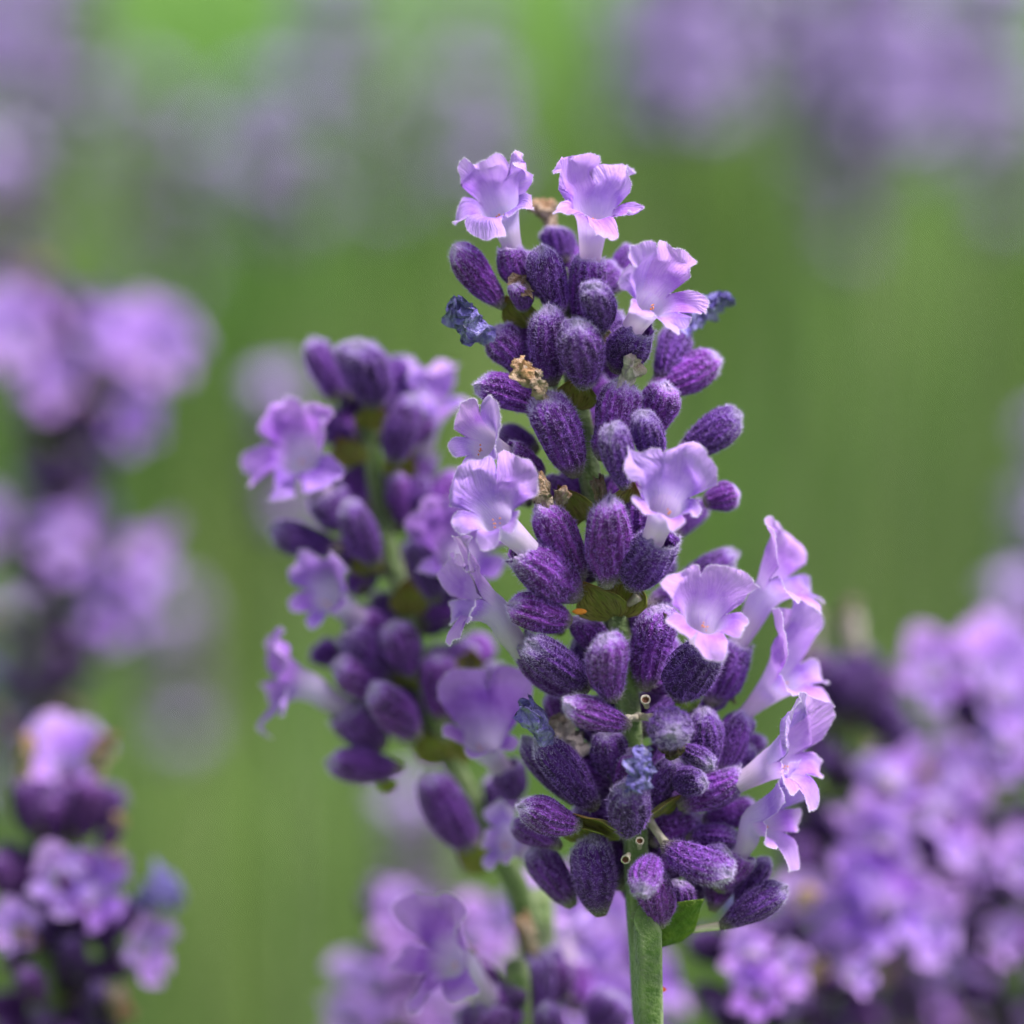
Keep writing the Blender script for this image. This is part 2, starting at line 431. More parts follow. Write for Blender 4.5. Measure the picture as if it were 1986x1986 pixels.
    for X, al, ac in sheets:
        Np = AN[off:off + len(X)]; off += len(X)
        verts = X.tolist(); faces = grid_faces(NV, nc, False); fm = [0] * len(faces); at = {'along': al.tolist(), 'across': ac.tolist()}
        nn = [tuple(v) for v in Np]
        if hairs:
            rim = np.arange((NV - 1) * nc, NV * nc); nh = 420
            idx = rng.choice(rim, nh); i2 = np.clip(idx + 1, rim[0], rim[-1])
            pos = X[idx] + (X[i2] - X[idx]) * rng.uniform(0, 1, (nh, 1))
            tan = X[idx] - X[idx - nc]; tan /= np.linalg.norm(tan, axis=1)[:, None] + 1e-6
            A = {'along': np.ones(nh), 'across': np.zeros(nh)}
            b0 = len(verts)
            add_hairs(verts, faces, fm, at, pos, Np[idx], tan, rng, 0.16, 0.024, 1, 0.8, 0.7, A)
            body = np.arange(nc, NV * nc); nh = 200; idx = rng.choice(body, nh)
            tan = X[idx] - X[idx - nc]; tan /= np.linalg.norm(tan, axis=1)[:, None] + 1e-6
            A = {'along': np.full(nh, .8), 'across': np.zeros(nh)}
            add_hairs(verts, faces, fm, at, X[idx] + rng.normal(size=(nh, 3)) * 0.05, Np[idx] , tan, rng, 0.12, 0.018, 1, 0.4, 0.4, A)
            vv = np.array(verts)
            for i in range(b0, len(verts), 3):
                e = np.cross(vv[i + 1] - vv[i], vv[i + 2] - vv[i]); e = e / (np.linalg.norm(e) + 1e-12)
                nn += [tuple(e)] * 3
        out.append(mesh('petal', verts, faces, [M[mat], M['petal_hair']], fm, at, normals=nn))
    # anthers: a little orange clump in the throat
    av, af = [], []
    c0 = bendf(np.array([[0, -0.45 * r1, 0.35]]))[0]
    for i in range(7):
        c = c0 + rng.normal(size=3) * 0.16; s = rng.uniform(0.05, 0.10)
        b = len(av)
        for d in ((1, 0, 0), (-1, 0, 0), (0, 1, 0), (0, -1, 0), (0, 0, 1), (0, 0, -1)): av.append(c + np.array(d) * s * rng.uniform(.7, 1.3))
        for p in ((0, 2, 4), (2, 1, 4), (1, 3, 4), (3, 0, 4), (2, 0, 5), (1, 2, 5), (3, 1, 5), (0, 3, 5)): af.append(tuple(b + q for q in p))
    out.append(mesh('anthers', av, af, [M['orange']]))
    return out

def make_withered(seed, mat, length=3.6, r=0.85):
    rng = np.random.default_rng(seed)
    nu, nv = 30, 26
    T, H = np.meshgrid(np.linspace(0, 1, nv), np.linspace(0, 2 * np.pi, nu, endpoint=False), indexing='ij')
    prof = np.interp(T, [0, .3, .55, .8, .93, 1], [.75, .72, .95, 1.15, .85, .45]) * r
    lobes = 1 + 0.32 * np.clip(T - .35, 0, 1) * np.cos(5 * H + seed) + 0.25 * np.clip(T - .3, 0, 1) * np.cos(3 * H + 2 * seed)
    rr = prof * lobes * (1 + 0.16 * np.cos(9 * H + seed) * np.clip(T * 2, 0.3, 1))
    z = T * length + 0.8 * np.clip(T - .7, 0, 1) * np.cos(5 * H + 1 + seed)
    X = np.stack([rr * np.cos(H), rr * np.sin(H) * 0.7, z], -1).reshape(-1, 3)
    w = Waves(rng, 10, 1.6); w2 = Waves(rng, 10, 4.0); g = np.clip(T.reshape(-1, 1) * 1.3, 0.1, 1)
    X = X + w(X) * 0.55 * g ** 1.5 + w2(X) * 0.26 * g
    faces = grid_faces(nv, nu, True); N = vnormals(X, faces)
    verts = X.tolist(); fm = [0] * len(faces); at = {'along': T.reshape(-1).tolist(), 'across': (H / 6.283).reshape(-1).tolist()}
    nh = 500; idx = rng.integers(nu, len(X), nh); tan = np.tile([0, 0, 1.0], (nh, 1))
    add_hairs(verts, faces, fm, at, X[idx] + rng.normal(size=(nh, 3)) * .03, N[idx], tan, rng, 0.12, 0.022, 0, 0.3, 0.5, {'along': T.reshape(-1)[idx] * 0.5, 'across': np.zeros(nh)})
    return mesh('withered_corolla', verts, faces, [M[mat]], fm, at)

def make_bract(seed, W=2.35, L=4.3, mat='bract', cup=0.9, point=1.0):
    """broad fan-shaped papery bract clasping the stem, base at origin, grows along Z, faces +Y"""
    rng = np.random.default_rng(seed); nc, nv = 17, 16
    a = np.linspace(-1, 1, nc); t = np.linspace(0, 1, nv)
    T, A = np.meshgrid(t, a, indexing='ij')
    wid = np.interp(T, [0, .15, .4, .6, .78, .9, 1], [.32, .72, 1, .88, .5, .22, .03]) * W
    x = A * wid; z = T * L * point - 0.25 * A * A * wid * .4
    y = -cup * (1 - np.cos(A * 1.15)) * wid / W * 1.6 + 0.75 * np.sin(T * 1.9) + 0.06 * np.cos(A * 14) * wid / W
    X = np.stack([x, y, z], -1).reshape(-1, 3)
    w = Waves(rng, 8, .9); X += w(X) * 0.16 * T.reshape(-1, 1)
    back = X.copy(); N = vnormals(X, grid_faces(nv, nc, False)); back = X + N * 0.07
    faces = grid_faces(nv, nc, False); n0 = len(X)
    faces2 = [tuple(reversed([i + n0 for i in f])) for f in faces]
    rim = [j * nc for j in range(nv)] + [(nv - 1) * nc + i for i in range(1, nc)] + [j * nc + nc - 1 for j in range(nv - 2, -1, -1)] + list(range(nc - 2, 0, -1))
    sides = [(rim[i], rim[(i + 1) % len(rim)], rim[(i + 1) % len(rim)] + n0, rim[i] + n0) for i in range(len(rim))]
    al = np.concatenate([T.reshape(-1)] * 2); ac = np.concatenate([A.reshape(-1)] * 2)
    return mesh('bract', np.vstack([X, back]), faces + faces2 + sides, [M[mat]], None, {'along': al, 'across': ac})

def make_stem(pts, radii, hairs=0, seed=0, nu=20):
    """square, ridged stem swept through world points (metres); mesh in mm relative to the first point"""
    rng = np.random.default_rng(seed)
    o = pts[0]; Q = [(p - o) * 1000 for p in pts]
    # resample with Catmull-Rom
    fine, rf = [], []
    for i in range(len(Q) - 1):
        p0, p1, p2, p3 = Q[max(i - 1, 0)], Q[i], Q[i + 1], Q[min(i + 2, len(Q) - 1)]
        for s in range(8):
            t = s / 8
            fine.append(0.5 * ((2 * p1) + (p2 - p0) * t + (2 * p0 - 5 * p1 + 4 * p2 - p3) * t * t + (3 * p1 - p0 - 3 * p2 + p3) * t ** 3)); rf.append(radii[i] + (radii[i + 1] - radii[i]) * t)
    fine.append(Q[-1]); rf.append(radii[-1])
    rows = []; up = Vector((0.55, 1, 0.1))
    for i, p in enumerate(fine):
        d = (fine[min(i + 1, len(fine) - 1)] - fine[max(i - 1, 0)]).normalized()
        m = frame(d, up); ring = []
        for k in range(nu):
            h = 2 * math.pi * k / nu
            rr = rf[i] * (1 + 0.07 * math.cos(4 * h) + 0.02 * math.cos(8 * h))
            ring.append(p + m @ Vector((math.cos(h) * rr, math.sin(h) * rr, 0)))
        rows += ring
    X = np.array([tuple(v) for v in rows]); n = len(fine)
    faces = grid_faces(n, nu, True); N = vnormals(X, faces)
    faces = faces + [tuple(range(nu))[::-1], tuple(range((n - 1) * nu, n * nu))]
    verts = X.tolist(); fm = [0] * len(faces)
    ac = np.tile([0.5 + 0.5 * math.cos(4 * 2 * math.pi * k / nu) for k in range(nu)], n)
    at = {'along': np.repeat(np.linspace(0, 1, n), nu).tolist(), 'across': ac.tolist()}
    if hairs:
        idx = rng.integers(nu, len(X) - nu, hairs); pos = X[idx] + (X[idx + nu] - X[idx]) * rng.uniform(-1, 1, (hairs, 1))
        tan = np.cross(N[idx], rng.normal(size=(hairs, 3)))
        add_hairs(verts, faces, fm, at, pos, N[idx], tan, rng, 0.16, 0.02, 1, 0.3, 0.3, {'along': np.zeros(hairs), 'across': np.zeros(hairs)})
    return mesh('stem', verts, faces, [M['stem'], M['stem_hair']], fm, at)

def lathe(name, prof, mat, nu=14, mats=None, fsplit=None):
    X = []; 
    for r, z in prof:
        for k in range(nu):
            h = 2 * math.pi * k / nu; X.append((r * math.cos(h), r * math.sin(h), z))
    f = grid_faces(len(prof), nu, True)
    fm = None
    if fsplit is not None: fm = [0 if i // nu < fsplit else 1 for i in range(len(f))]
    return mesh(name, X, f, mats or [mat], fm)

# shared meshes
BUD = [make_calyx(s, 'bud') for s in range(12)]
OPEN = [make_calyx(20 + s, 'open') for s in range(5)]
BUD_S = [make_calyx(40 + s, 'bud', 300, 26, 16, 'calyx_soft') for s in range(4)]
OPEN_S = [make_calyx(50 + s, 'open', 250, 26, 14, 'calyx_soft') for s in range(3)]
COR_S = [make_corolla(70 + s, 2.4, rng_size, phu=pu, phl=pl, hairs=False, nc=11) for s, (rng_size, pu, pl) in enumerate([(1.0, 30, 85), (0.95, 15, 70), (1.1, 45, 95), (0.9, 25, 100), (1.05, 55, 80)])]
COR_D = [make_corolla(80 + s, 2.4, 1.0, phu=25 + 15 * s, phl=80, hairs=False, nc=11, mat='petal_deep') for s in range(2)]
WITH = {k: [make_withered(5 + i, k) for i in range(3)] for k in ('dried_tan', 'dried_brown', 'dried_blue', 'dried_pale')}
BRACT = [make_bract(s) for s in range(4)]
BRACT_G = make_bract(9, 1.9, 5.8, 'green_leaf', 0.8)
PED = lathe('pedicel', [(0.30, 0), (0.34, 0.5), (0.44, 0.85), (0.56, 1.0), (0.6, 1.08), (0.54, 1.15), (0.38, 1.13), (0.26, 1.04), (0.02, 1.0)], None, 14, [M['pedicel'], M['hole']], 6)
_r = np.random.default_rng(5)
for v in PED.vertices: v.co = v.co * (1 + _r.uniform(-.07, .07))
STALK = lathe('pedicel', [(0.36, 0), (0.30, 0.3), (0.30, 0.7), (0.38, 1.0), (0.02, 1.02)], M['pedicel'], 12)

crng = random.Random(4)
MM = 0.001
PXMM = D0 * SENSOR / LENS / 1986 * 1000          # mm per photo pixel at the axis plane

def put_calyx(root, b, t, wmm, kind='c', fine=True, seed=None):
    d = t - b; L = d.length * 1000
    if fine: me = crng.choice(BUD if kind == 'c' else OPEN)
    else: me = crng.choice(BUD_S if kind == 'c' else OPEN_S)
    o = obj('calyx', me)
    h = Vector((crng.gauss(0, 1), crng.gauss(0, 1), crng.gauss(0, 1)))
    place(o, root, b, frame(d, h), wmm / 2.6 * MM, wmm / 2.6 * MM, max(L, 1.0) / 4.6 * MM)
    return o

def put_corolla(root, start, throat, dorsal, meshes, scale=1.0):
    """meshes have their origin at the throat, the tube runs down -Z"""
    m3 = frame(throat - start, dorsal)
    o = obj('corolla', meshes[0]); place(o, root, throat, m3, scale * MM, scale * MM, scale * MM)
    for me in meshes[1:6]: obj('petal', me, o)
    obj('anthers', meshes[6], o)
    return o

def put_withered(root, start, end, kind, w=1.0):
    o = obj('withered_corolla', crng.choice(WITH[kind]))
    d = end - start
    place(o, root, start, frame(d, Vector((crng.gauss(0, 1), crng.gauss(0, 1), crng.gauss(0, 1)))), w * MM, w * MM, d.length * 1000 / 3.6 * MM)
    return o

fl_seed = [100]
def flower(root, b, t, wmm, throat, face, dorsal, size=1.0, phu=28, phl=88, ruffle=0.2, cup=0.35, mat='petal', Lu=3.5, Ll=2.3, calyx=True):
    """open flower: calyx b->t, corolla tube leaves the calyx and turns to look along `face`; dorsal = side of the upper lip"""
    if calyx: put_calyx(root, b, t, wmm, 'o')
    start = b.lerp(t, 0.88) if calyx else b
    ax = throat - start; tube = ax.length * 1000
    m3 = frame(ax, dorsal); loc = m3.inverted() @ face; z = Vector((0, 0, 1))
    k = z.cross(loc); ang = z.angle(loc)
    bend = (tuple(k.normalized()), ang) if k.length > 1e-4 else None
    fl_seed[0] += 1
    ms = make_corolla(fl_seed[0], tube, size, Lu, Ll, phu, phl, r0=min(0.82, wmm * 0.27), r1=1.15, bend=bend, ruffle=ruffle, cup=cup, mat=mat)
    return put_corolla(root, start, throat, dorsal, ms)

def put_bract(root, base, tip_dir, face, s=1.0, me=None):
    o = obj('bract', me or crng.choice(BRACT)); place(o, root, base, frame(tip_dir, face), s * MM, s * MM, s * MM)
    return o

def put_socket(root, base, tip, w=1.0, stalk=False):
    if not stalk: base = tip + (base - tip).normalized() * 1.4 * MM
    d = tip - base
    if not stalk: w *= .7
    o = obj('pedicel', STALK if stalk else PED); place(o, root, base, frame(d, UP), w * MM, w * MM, d.length * 1000 / 1.1 * MM)

def new_spike(base, label, group=None, name='lavender_spike'):
    e = bpy.data.objects.new(name, None); C.objects.link(e); e.location = base; e.empty_display_size = 0.005
    tag(e, label, 'flower spike', group)
    bpy.context.view_layer.update()
    return e

def ground_under(p): return Vector((p.x, p.y, 0.0))

def stem_chain(pts):                                # carry the last point down to the soil in a gentle line
    p = pts[-1]; q = Vector((p.x + 0.01, p.y + 0.02, 0.0))
    m1 = p.lerp(q, 0.35); m2 = p.lerp(q, 0.7)
    return list(reversed(pts + [m1, m2, q]))

# ------------------------------------------------------------------ ground
def ground():
    n = 60; R = 60.0
    v, f = [], []
    for j in range(n + 1):
        for i in range(n + 1):
            x = (i / n - .5) * 2; y = (j / n - .5) * 2
            X = math.copysign(abs(x) ** 2.2, x) * R; Y = math.copysign(abs(y) ** 2.2, y) * R + 3
            v.append((X, Y, 0.012 * math.sin(X * 3.1) * math.cos(Y * 2.3) - 0.006))
    f = grid_faces(n + 1, n + 1, False)
    m, nn, l = newmat('garden_ground')
    t1 = noise(nn, l, 1.6, 5); t2 = noise(nn, l, 12, 4)
    c = mix(nn, l, mapr(nn, l, t1, 0.35, 0.65), (0.085, 0.19, 0.05), (0.16, 0.29, 0.08))
    c = mix(nn, l, mapr(nn, l, t2, 0.45, 0.75, 0, .6), c, (0.06, 0.09, 0.03))
    finish(nn, l, c, 0.0, 0.9, 0.1, 0, (t2, 0.5, 0.02))
    o = obj('ground', mesh('ground', v, f, [m])); tag(o, kind='structure')
ground()

# ------------------------------------------------------------------ the sharp spike
def cropmap(ox, oy, s): return lambda x, y: (ox + x * s, oy + y * s)
KA = cropmap(840, 280, 600 / 1932); KB = cropmap(840, 760, 600 / 1932); KC = cropmap(1180, 1280, 460 / 1932)
KD = cropmap(940, 1560, 620 / 1932); KE = cropmap(900, 1280, 400 / 1932); K6 = cropmap(1200, 960, 440 / 1932)
SC = {KA: 600 / 1932, KB: 600 / 1932, KC: 460 / 1932, KD: 620 / 1932, KE: 400 / 1932, K6: 440 / 1932}

axis_main = [(1085, 520, 0), (1100, 640, 0), (1118, 760, 0), (1140, 900, 0.3), (1165, 1040, .5), (1190, 1170, .5), (1210, 1300, .5), (1222, 1420, .5), (1230, 1560, .5), (1236, 1720, .5), (1244, 1840, .5), (1253, 1986, 0), (1262, 2120, 0)]
pts = stem_chain([P(*a) for a in axis_main])
main = new_spike(ground_under(pts[0]), 'sharp velvety lavender spike crowned by two pale lilac open flowers')
rad = [1.2, 1.1, 1.05] + [1.0, .97, .95, .93, .9, .9, 0.95, 0.95, 0.9, .85, .8, .75, .6]
rad = rad[:len(pts)]
o = obj('stem', make_stem(pts, rad, 5000, 1)); place(o, main, pts[0], Matrix.Identity(3), MM, MM, MM)

def CAL(root, K, items, dz=0.0, fine=True):
    s = SC[K]
    for it in items:
        bx, by, tx, ty, w, db, dt = it[:7]
        kind = it[7] if len(it) == 8 else 'c'
        b = P(*K(bx, by), db + dz); t = P(*K(tx, ty), dt + dz)
        d = D0 - (db + dt) / 2000 - dz / 1000
        wm = w * s * PXMM * d / D0 * crng.uniform(.90, .99)
        b, t = b.lerp(t, -0.03), b.lerp(t, 1.05)
        put_calyx(root, b, t, wm, kind, fine)
        for w2 in it[8:]:                            # withered corolla on the tip: kind, x, y, depth
            kd, ex, ey, de, ww = w2
            put_withered(root, b.lerp(t, 0.82), P(*K(ex, ey), de + dz), kd, ww * (1.25 if kd == 'dried_blue' else 1.0))

CAL(main, KA, [
    (430, 1010, 180, 680, 215, 1, 3), (775, 1070, 710, 655, 225, 2, 3.5),
    (810, 740, 760, 540, 240, -3, -3.5, 'o', ('dried_tan', 690, 330, -4, .75)),
    (1040, 1180, 1035, 865, 220, 4, 7), (1120, 920, 1250, 670, 170, -1, -2), (1380, 960, 1490, 730, 150, -2, -3),
    (1420, 1500, 1570, 1150, 260, 0, -1.5, 'o', ('dried_blue', 1770, 950, -2.5, .95)),
    (1350, 1545, 1765, 1350, 235, 0, -1),
    (600, 1440, 365, 1190, 265, 1, 2, 'o', ('dried_blue', 110, 1070, 3.2, .9)),
    (745, 1490, 665, 1050, 295, 2, 3.5), (940, 1510, 925, 1140, 270, 4, 7),
    (660, 1630, 295, 1480, 240, 2, 3.2),
    (890, 2060, 710, 1590, 305, 3, 5, 'o', ('dried_tan', 555, 1385, 6.5, .8)),
    (1060, 1960, 1160, 1500, 295, 3, 4.5, 'o', ('dried_pale', 1300, 1340, 4, .8)),
    (1345, 1810, 1455, 1510, 245, 2, 3.5), (1360, 1990, 1345, 1690, 205, 4, 6.5),
    (1540, 1940, 1890, 1725, 245, 0, 0.8), (650, 1910, 420, 1800, 190, -2, -3),
    (570, 1040, 540, 870, 150, 2, 3, 'o', ('dried_brown', 545, 860, 3.4, .8)),
    (900, 900, 820, 600, 200, -4, -5), (1000, 1500, 1200, 1250, 220, -3, -5), (760, 1500, 560, 1330, 220, -3, -5),
    (880, 1650, 1050, 1450, 200, -2, -3),
])
CAL(main, KB, [
    (1190, 590, 1130, 235, 250, 5, 8), (920, 1170, 725, 720, 280, 2.5, 4.5, 'o', ('dried_tan', 640, 540, 5, .95), ('dried_tan', 830, 590, 4, .7)),
    (1090, 1210, 1045, 690, 300, 4, 5.5, 'o', ('dried_brown', 1035, 540, 6.2, .62)), (1290, 950, 1250, 650, 260, 1, 1.5),
    (1690, 690, 1900, 635, 195, -1, -1), (1340, 1350, 1860, 1010, 215, -1, -3.5),
    (850, 1430, 490, 1340, 255, 3.5, 5), (950, 1860, 630, 1550, 270, 3.5, 5.5), (1130, 1920, 1020, 1565, 285, 5, 7),
    (1000, 1620, 960, 1400, 240, 0.5, 1.5), (1325, 1850, 1385, 1370, 280, 1.5, 3, 'o', ('dried_brown', 1460, 1400, 2.5, .7)),
    (1250, 1500, 1270, 1340, 170, 0, 0.5),
    (600, 700, 450, 500, 200, -3, -5), (1500, 900, 1650, 700, 200, -3, -5), (800, 1500, 620, 1250, 220, -3, -5),
])
CAL(main, KC, [
    (440, 470, 560, 620, 370, 4, 8), (600, 700, 810, 850, 210, 3, 6), (800, 930, 830, 470, 280, 1, 2), (920, 930, 1130, 470, 230, 0, -.5),
    (140, 1420, 170, 1030, 340, 3, 7, 'o', ('dried_blue', 290, 830, 8.6, .85)), (460, 1510, 945, 1810, 340, 3, 6.5),
    (350, 1640, 265, 1850, 280, 3.5, 7.5), (350, 1220, 540, 820, 270, 1, 2),
    (1050, 2020, 1260, 1620, 190, -.5, -1), (750, 480, 870, 290, 180, -1, -2),
    (800, 420, 960, 290, 120, -2, -3, 'o', ('dried_tan', 1020, 250, -3, .7)),
    (600, 1000, 900, 700, 240, -2, -4), (500, 1500, 900, 1300, 260, -2, -4),
    (820, 1000, 1150, 760, 250, -1.5, -2), (760, 1350, 1180, 1180, 260, -1, -1.5), (640, 1450, 1020, 1400, 250, 0, .5), (780, 1700, 1120, 1420, 250, -1, -2), (700, 1750, 960, 1560, 240, 1, 2), (900, 800, 1240, 640, 220, -2.5, -3.5), (520, 1000, 760, 960, 240, 1.5, 3),
])
CAL(main, KD, [
    (1060, 735, 1015, 380, 245, 2.5, 4), (1200, 720, 1170, 480, 180, 1, 2), (1430, 735, 1800, 515, 200, 0.5, 1), (700, 660, 630, 220, 285, 1, 1.5),
    (530, 610, 310, 270, 225, -1, -1.5), (1380, 640, 1480, 320, 230, -1, -1.5), (900, 600, 850, 200, 200, -2, -3), (1250, 650, 1300, 250, 220, -3, -5),
])
CAL(main, KE, [
    (1540, 610, 985, 470, 335, 4.5, 7), (1220, 1380, 740, 760, 390, 1.5, 3, 'o', ('dried_blue', 590, 420, 4, .95)),
    (1010, 1330, 590, 760, 270, -.5, .5), (1390, 1100, 1340, 720, 360, 0.5, 2), (1080, 1560, 520, 1400, 340, 3, 4.5),
    (1000, 900, 840, 360, 250, -1, -2), (1500, 1300, 1560, 860, 330, 0.5, 1.5), (900, 1750, 500, 1500, 280, 0, -1),
])
brng = random.Random(21)
for (ax, ay, n) in ((1092, 600, 6), (1110, 715, 6), (1130, 850, 6), (1160, 1010, 7), (1188, 1120, 8), (1212, 1330, 8), (1224, 1440, 9), (1231, 1540, 9), (1236, 1640, 9), (1240, 1720, 8)):
    for j in range(n):                              # the far side of every whorl
        h = math.pi * (j + .5) / n + brng.uniform(-.12, .12); el = brng.uniform(.25, .85)
        d = V(math.cos(h) * math.cos(el), math.sin(el), -math.sin(h) * math.cos(el))
        b = P(ax, ay + brng.uniform(-14, 14), .3) + d * .001
        put_calyx(main, b, b + d * brng.uniform(4.0, 4.9) * MM, brng.uniform(2.3, 2.7))
# open flowers of the sharp spike
def FL(root, K, b, t, w, throat, face, dorsal, dz=0, **kw):
    s = SC[K]; d = D0 - (b[2] + dz) / 1000
    B, T = P(*K(b[0], b[1]), b[2] + dz), P(*K(t[0], t[1]), t[2] + dz); cd = (T - B).normalized()
    # the tube leaves the calyx nearly straight: take the depth on the throat's line of sight that bends it least
    best = max((t[2] - 2 + .2 * i for i in range(36)), key=lambda q: (P(*K(throat[0], throat[1]), q + dz) - T).normalized().dot(cd) - .004 * abs(q - throat[2]))
    throat = (throat[0], throat[1], best)
    return flower(root, B, T, w * s * PXMM * d / D0, P(*K(throat[0], throat[1]), throat[2] + dz), V(*face), V(*dorsal), **kw)

FL(main, KA, (545, 900, 1), (500, 640, 1.5), 215, (435, 440, 2.5), (-.25, .72, .55), (.35, .6, -.8), phu=26, phl=85, ruffle=.18, size=1.08, Lu=3.5, Ll=2.7)
FL(main, KA, (930, 1140, 1), (985, 700, 2), 240, (1000, 480, 3), (.08, .8, .55), (-.1, .6, -.8), phu=27, phl=72, ruffle=.22, size=1.05, Lu=3.6, Ll=2.6)
FL(main, KA, (1140, 1420, 2), (1260, 1110, 4), 265, (1345, 1000, 6.5), (.40, .5, .75), (-.2, .9, -.2), phu=34, phl=70, ruffle=.2, size=1.0, Ll=2.9, Lu=3.7, cup=.3)
FL(main, KB, (690, 510, 1), (440, 370, 3), 180, (330, 330, 5), (-.6, .35, .75), (.3, .9, -.1), phu=40, phl=80, size=.75, ruffle=.16)
FL(main, KB, (910, 1290, 3), (560, 950, 5.5), 300, (400, 790, 8), (-.35, .5, .8), (.1, .8, -.5), phu=34, phl=82, size=.92, ruffle=.20, Lu=3.9)
FL(main, KB, (1235, 1230, 3.5), (1390, 890, 6), 300, (1450, 720, 8.5), (.1, .6, .8), (-.05, .8, -.55), phu=32, phl=82, size=.92, ruffle=.22, Lu=3.8)
FL(main, KB, (1530, 1920, 2.5), (1690, 1560, 5.5), 310, (1680, 1440, 7.5), (.2, .6, .8), (-.15, .8, -.5), phu=34, phl=80, size=.9, ruffle=.18, Lu=3.7, Ll=3.0)
FL(main, KB, (910, 1890, 0), (520, 1600, 1.5), 250, (340, 1340, 2.5), (-.85, .45, .25), (.35, .9, -.1), phu=30, phl=80, size=1.12, ruffle=.16, Lu=3.5, mat='petal', cup=.6)
FL(main, KB, (1720, 1960, -1), (1900, 1560, -1.5), 230, (2100, 1240, -2), (.62, .7, .3), (-.6, .7, -.3), phu=26, phl=78, size=1.12, ruffle=.11, Lu=3.8, Ll=3.0, cup=.5)
FL(main, K6, (850, 2150, -1), (1080, 1850, -1.5), 230, (1350, 1600, -1.5), (.6, .65, .45), (-.5, .8, -.2), phu=24, phl=62, size=1.25, ruffle=.10, Lu=4.0, cup=.6)
FL(main, KC, (560, 1190, 1), (1110, 990, 1.5), 285, (1370, 830, 2.2), (.8, .35, .5), (-.35, .9, -.1), phu=34, phl=80, size=1.28, ruffle=.12, cup=.6, Lu=3.7)
FL(main, KC, (880, 1880, 0), (1080, 1560, .5), 270, (1230, 1300, 1), (.8, .25, .5), (-.3, .9, -.1), phu=34, phl=74, size=1.18, ruffle=.12, cup=.5)
FL(main, KE, (900, 2000, -4), (700, 1850, -6), 300, (440, 1700, -8), (-.7, .35, .6), (.2, .9, -.1), phu=35, phl=85, size=.7, ruffle=.18)
put_withered(main, P(*KE(1150, 900), 0.5), P(*KE(890, 570), -.5), 'dried_pale', .9)

# bracts, pedicels and small marks of the sharp spike
put_bract(main, P(*KB(1130, 1400), 2.0), V(-.55, .55, .6), V(.3, .6, -.8), .9, BRACT[0])
put_bract(main, P(*KB(1170, 1390), 2.0), V(.15, .9, .4), V(.2, .5, -.9), .8, BRACT[1])
put_bract(main, P(*KA(880, 1640), 1.0), V(.1, .6, .8), V(0, .6, -.8), .75, BRACT[2])
put_bract(main, P(*KA(620, 1120), .5), V(-.6, .5, .5), V(.3, .6, -.6), .7, BRACT[3])
put_bract(main, P(*KB(950, 800), 1.5), V(-.55, .6, .4), V(.4, .5, -.8), .8, BRACT[2])
put_bract(main, P(*KB(1130, 800), 1.5), V(.4, .6, .5), V(-.3, .5, -.8), .8, BRACT[3])
put_bract(main, P(*KA(1010, 1240), 1.5), V(0, .5, .8), V(0, .7, -.6), .6, BRACT[0])
put_bract(main, P(*KE(1500, 1640), 2.0), V(-.85, .25, .4), V(.2, .9, -.3), 1.0, BRACT[3])
put_bract(main, P(*KE(1300, 1640), 1.0), V(-.8, .1, .5), V(.1, .9, -.3), .9, BRACT[0])
put_bract(main, P(*KC(300, 1280), 1.0), V(.8, .35, .3), V(-.3, .9, -.2), .8, BRACT[2])
put_bract(main, P(*KD(960, 850), 1.2), V(.74, .62, .2), V(.25, -.25, .93), 1.0, BRACT_G)
put_bract(main, P(*KC(560, 480), 1), V(.55, .8, 0), V(.5, -.3, .8), .55, BRACT_G)
put_socket(main, P(*KC(320, 430), 1.5), P(*KC(302, 325), 4.0), .95)
put_socket(main, P(*KC(250, 1560), 1.2), P(*KC(255, 1475), 3.2), .8)
put_socket(main, P(*KC(190, 1540), 1.2), P(*KC(140, 1625), 4.0), .85)
put_withered(main, P(*KC(430, 700), 4.0), P(*KC(590, 770), 6.0), 'dried_brown', .6)
put_socket(main, P(*KC(240, 470), 1.2), P(*KC(150, 480), 4.4), .9, True)
put_socket(main, P(*KC(240, 460), 1.2), P(*KC(360, 470), 4.0), .9, True)
put_socket(main, P(*KC(330, 1310), 1.0), P(*KC(480, 1520), 3.0), 1.0, True)
put_socket(main, P(*KD(1120, 780), .2), P(*KD(1445, 730), .6), .9, True)
put_socket(main, P(*KB(1160, 1380), 1.0), P(*KB(1290, 1270), 3.0), 1.0, True)
def speck(root, p, mat, s, name):
    rng = np.random.default_rng(3); v, f = [], []
    for j in range(7):
        for i in range(10):
            ph = math.pi * j / 6; th = 2 * math.pi * i / 10; k = 1 + rng.uniform(-.15, .15)
            v.append((math.sin(ph) * math.cos(th) * k * 2.0, math.sin(ph) * math.sin(th) * k * .8, math.cos(ph) * k * .5))
    o = obj(name, mesh(name, v, grid_faces(7, 10, True), [M[mat]])); place(o, root, p, frame(-FWD, UP), s * MM, s * MM, s * MM)
speck(main, P(*KB(915, 1372), 3.6), 'orange', .28, 'orange_speck')
speck(main, P(*KD(1048, 1120), .8), 'red', .33, 'red_speck')

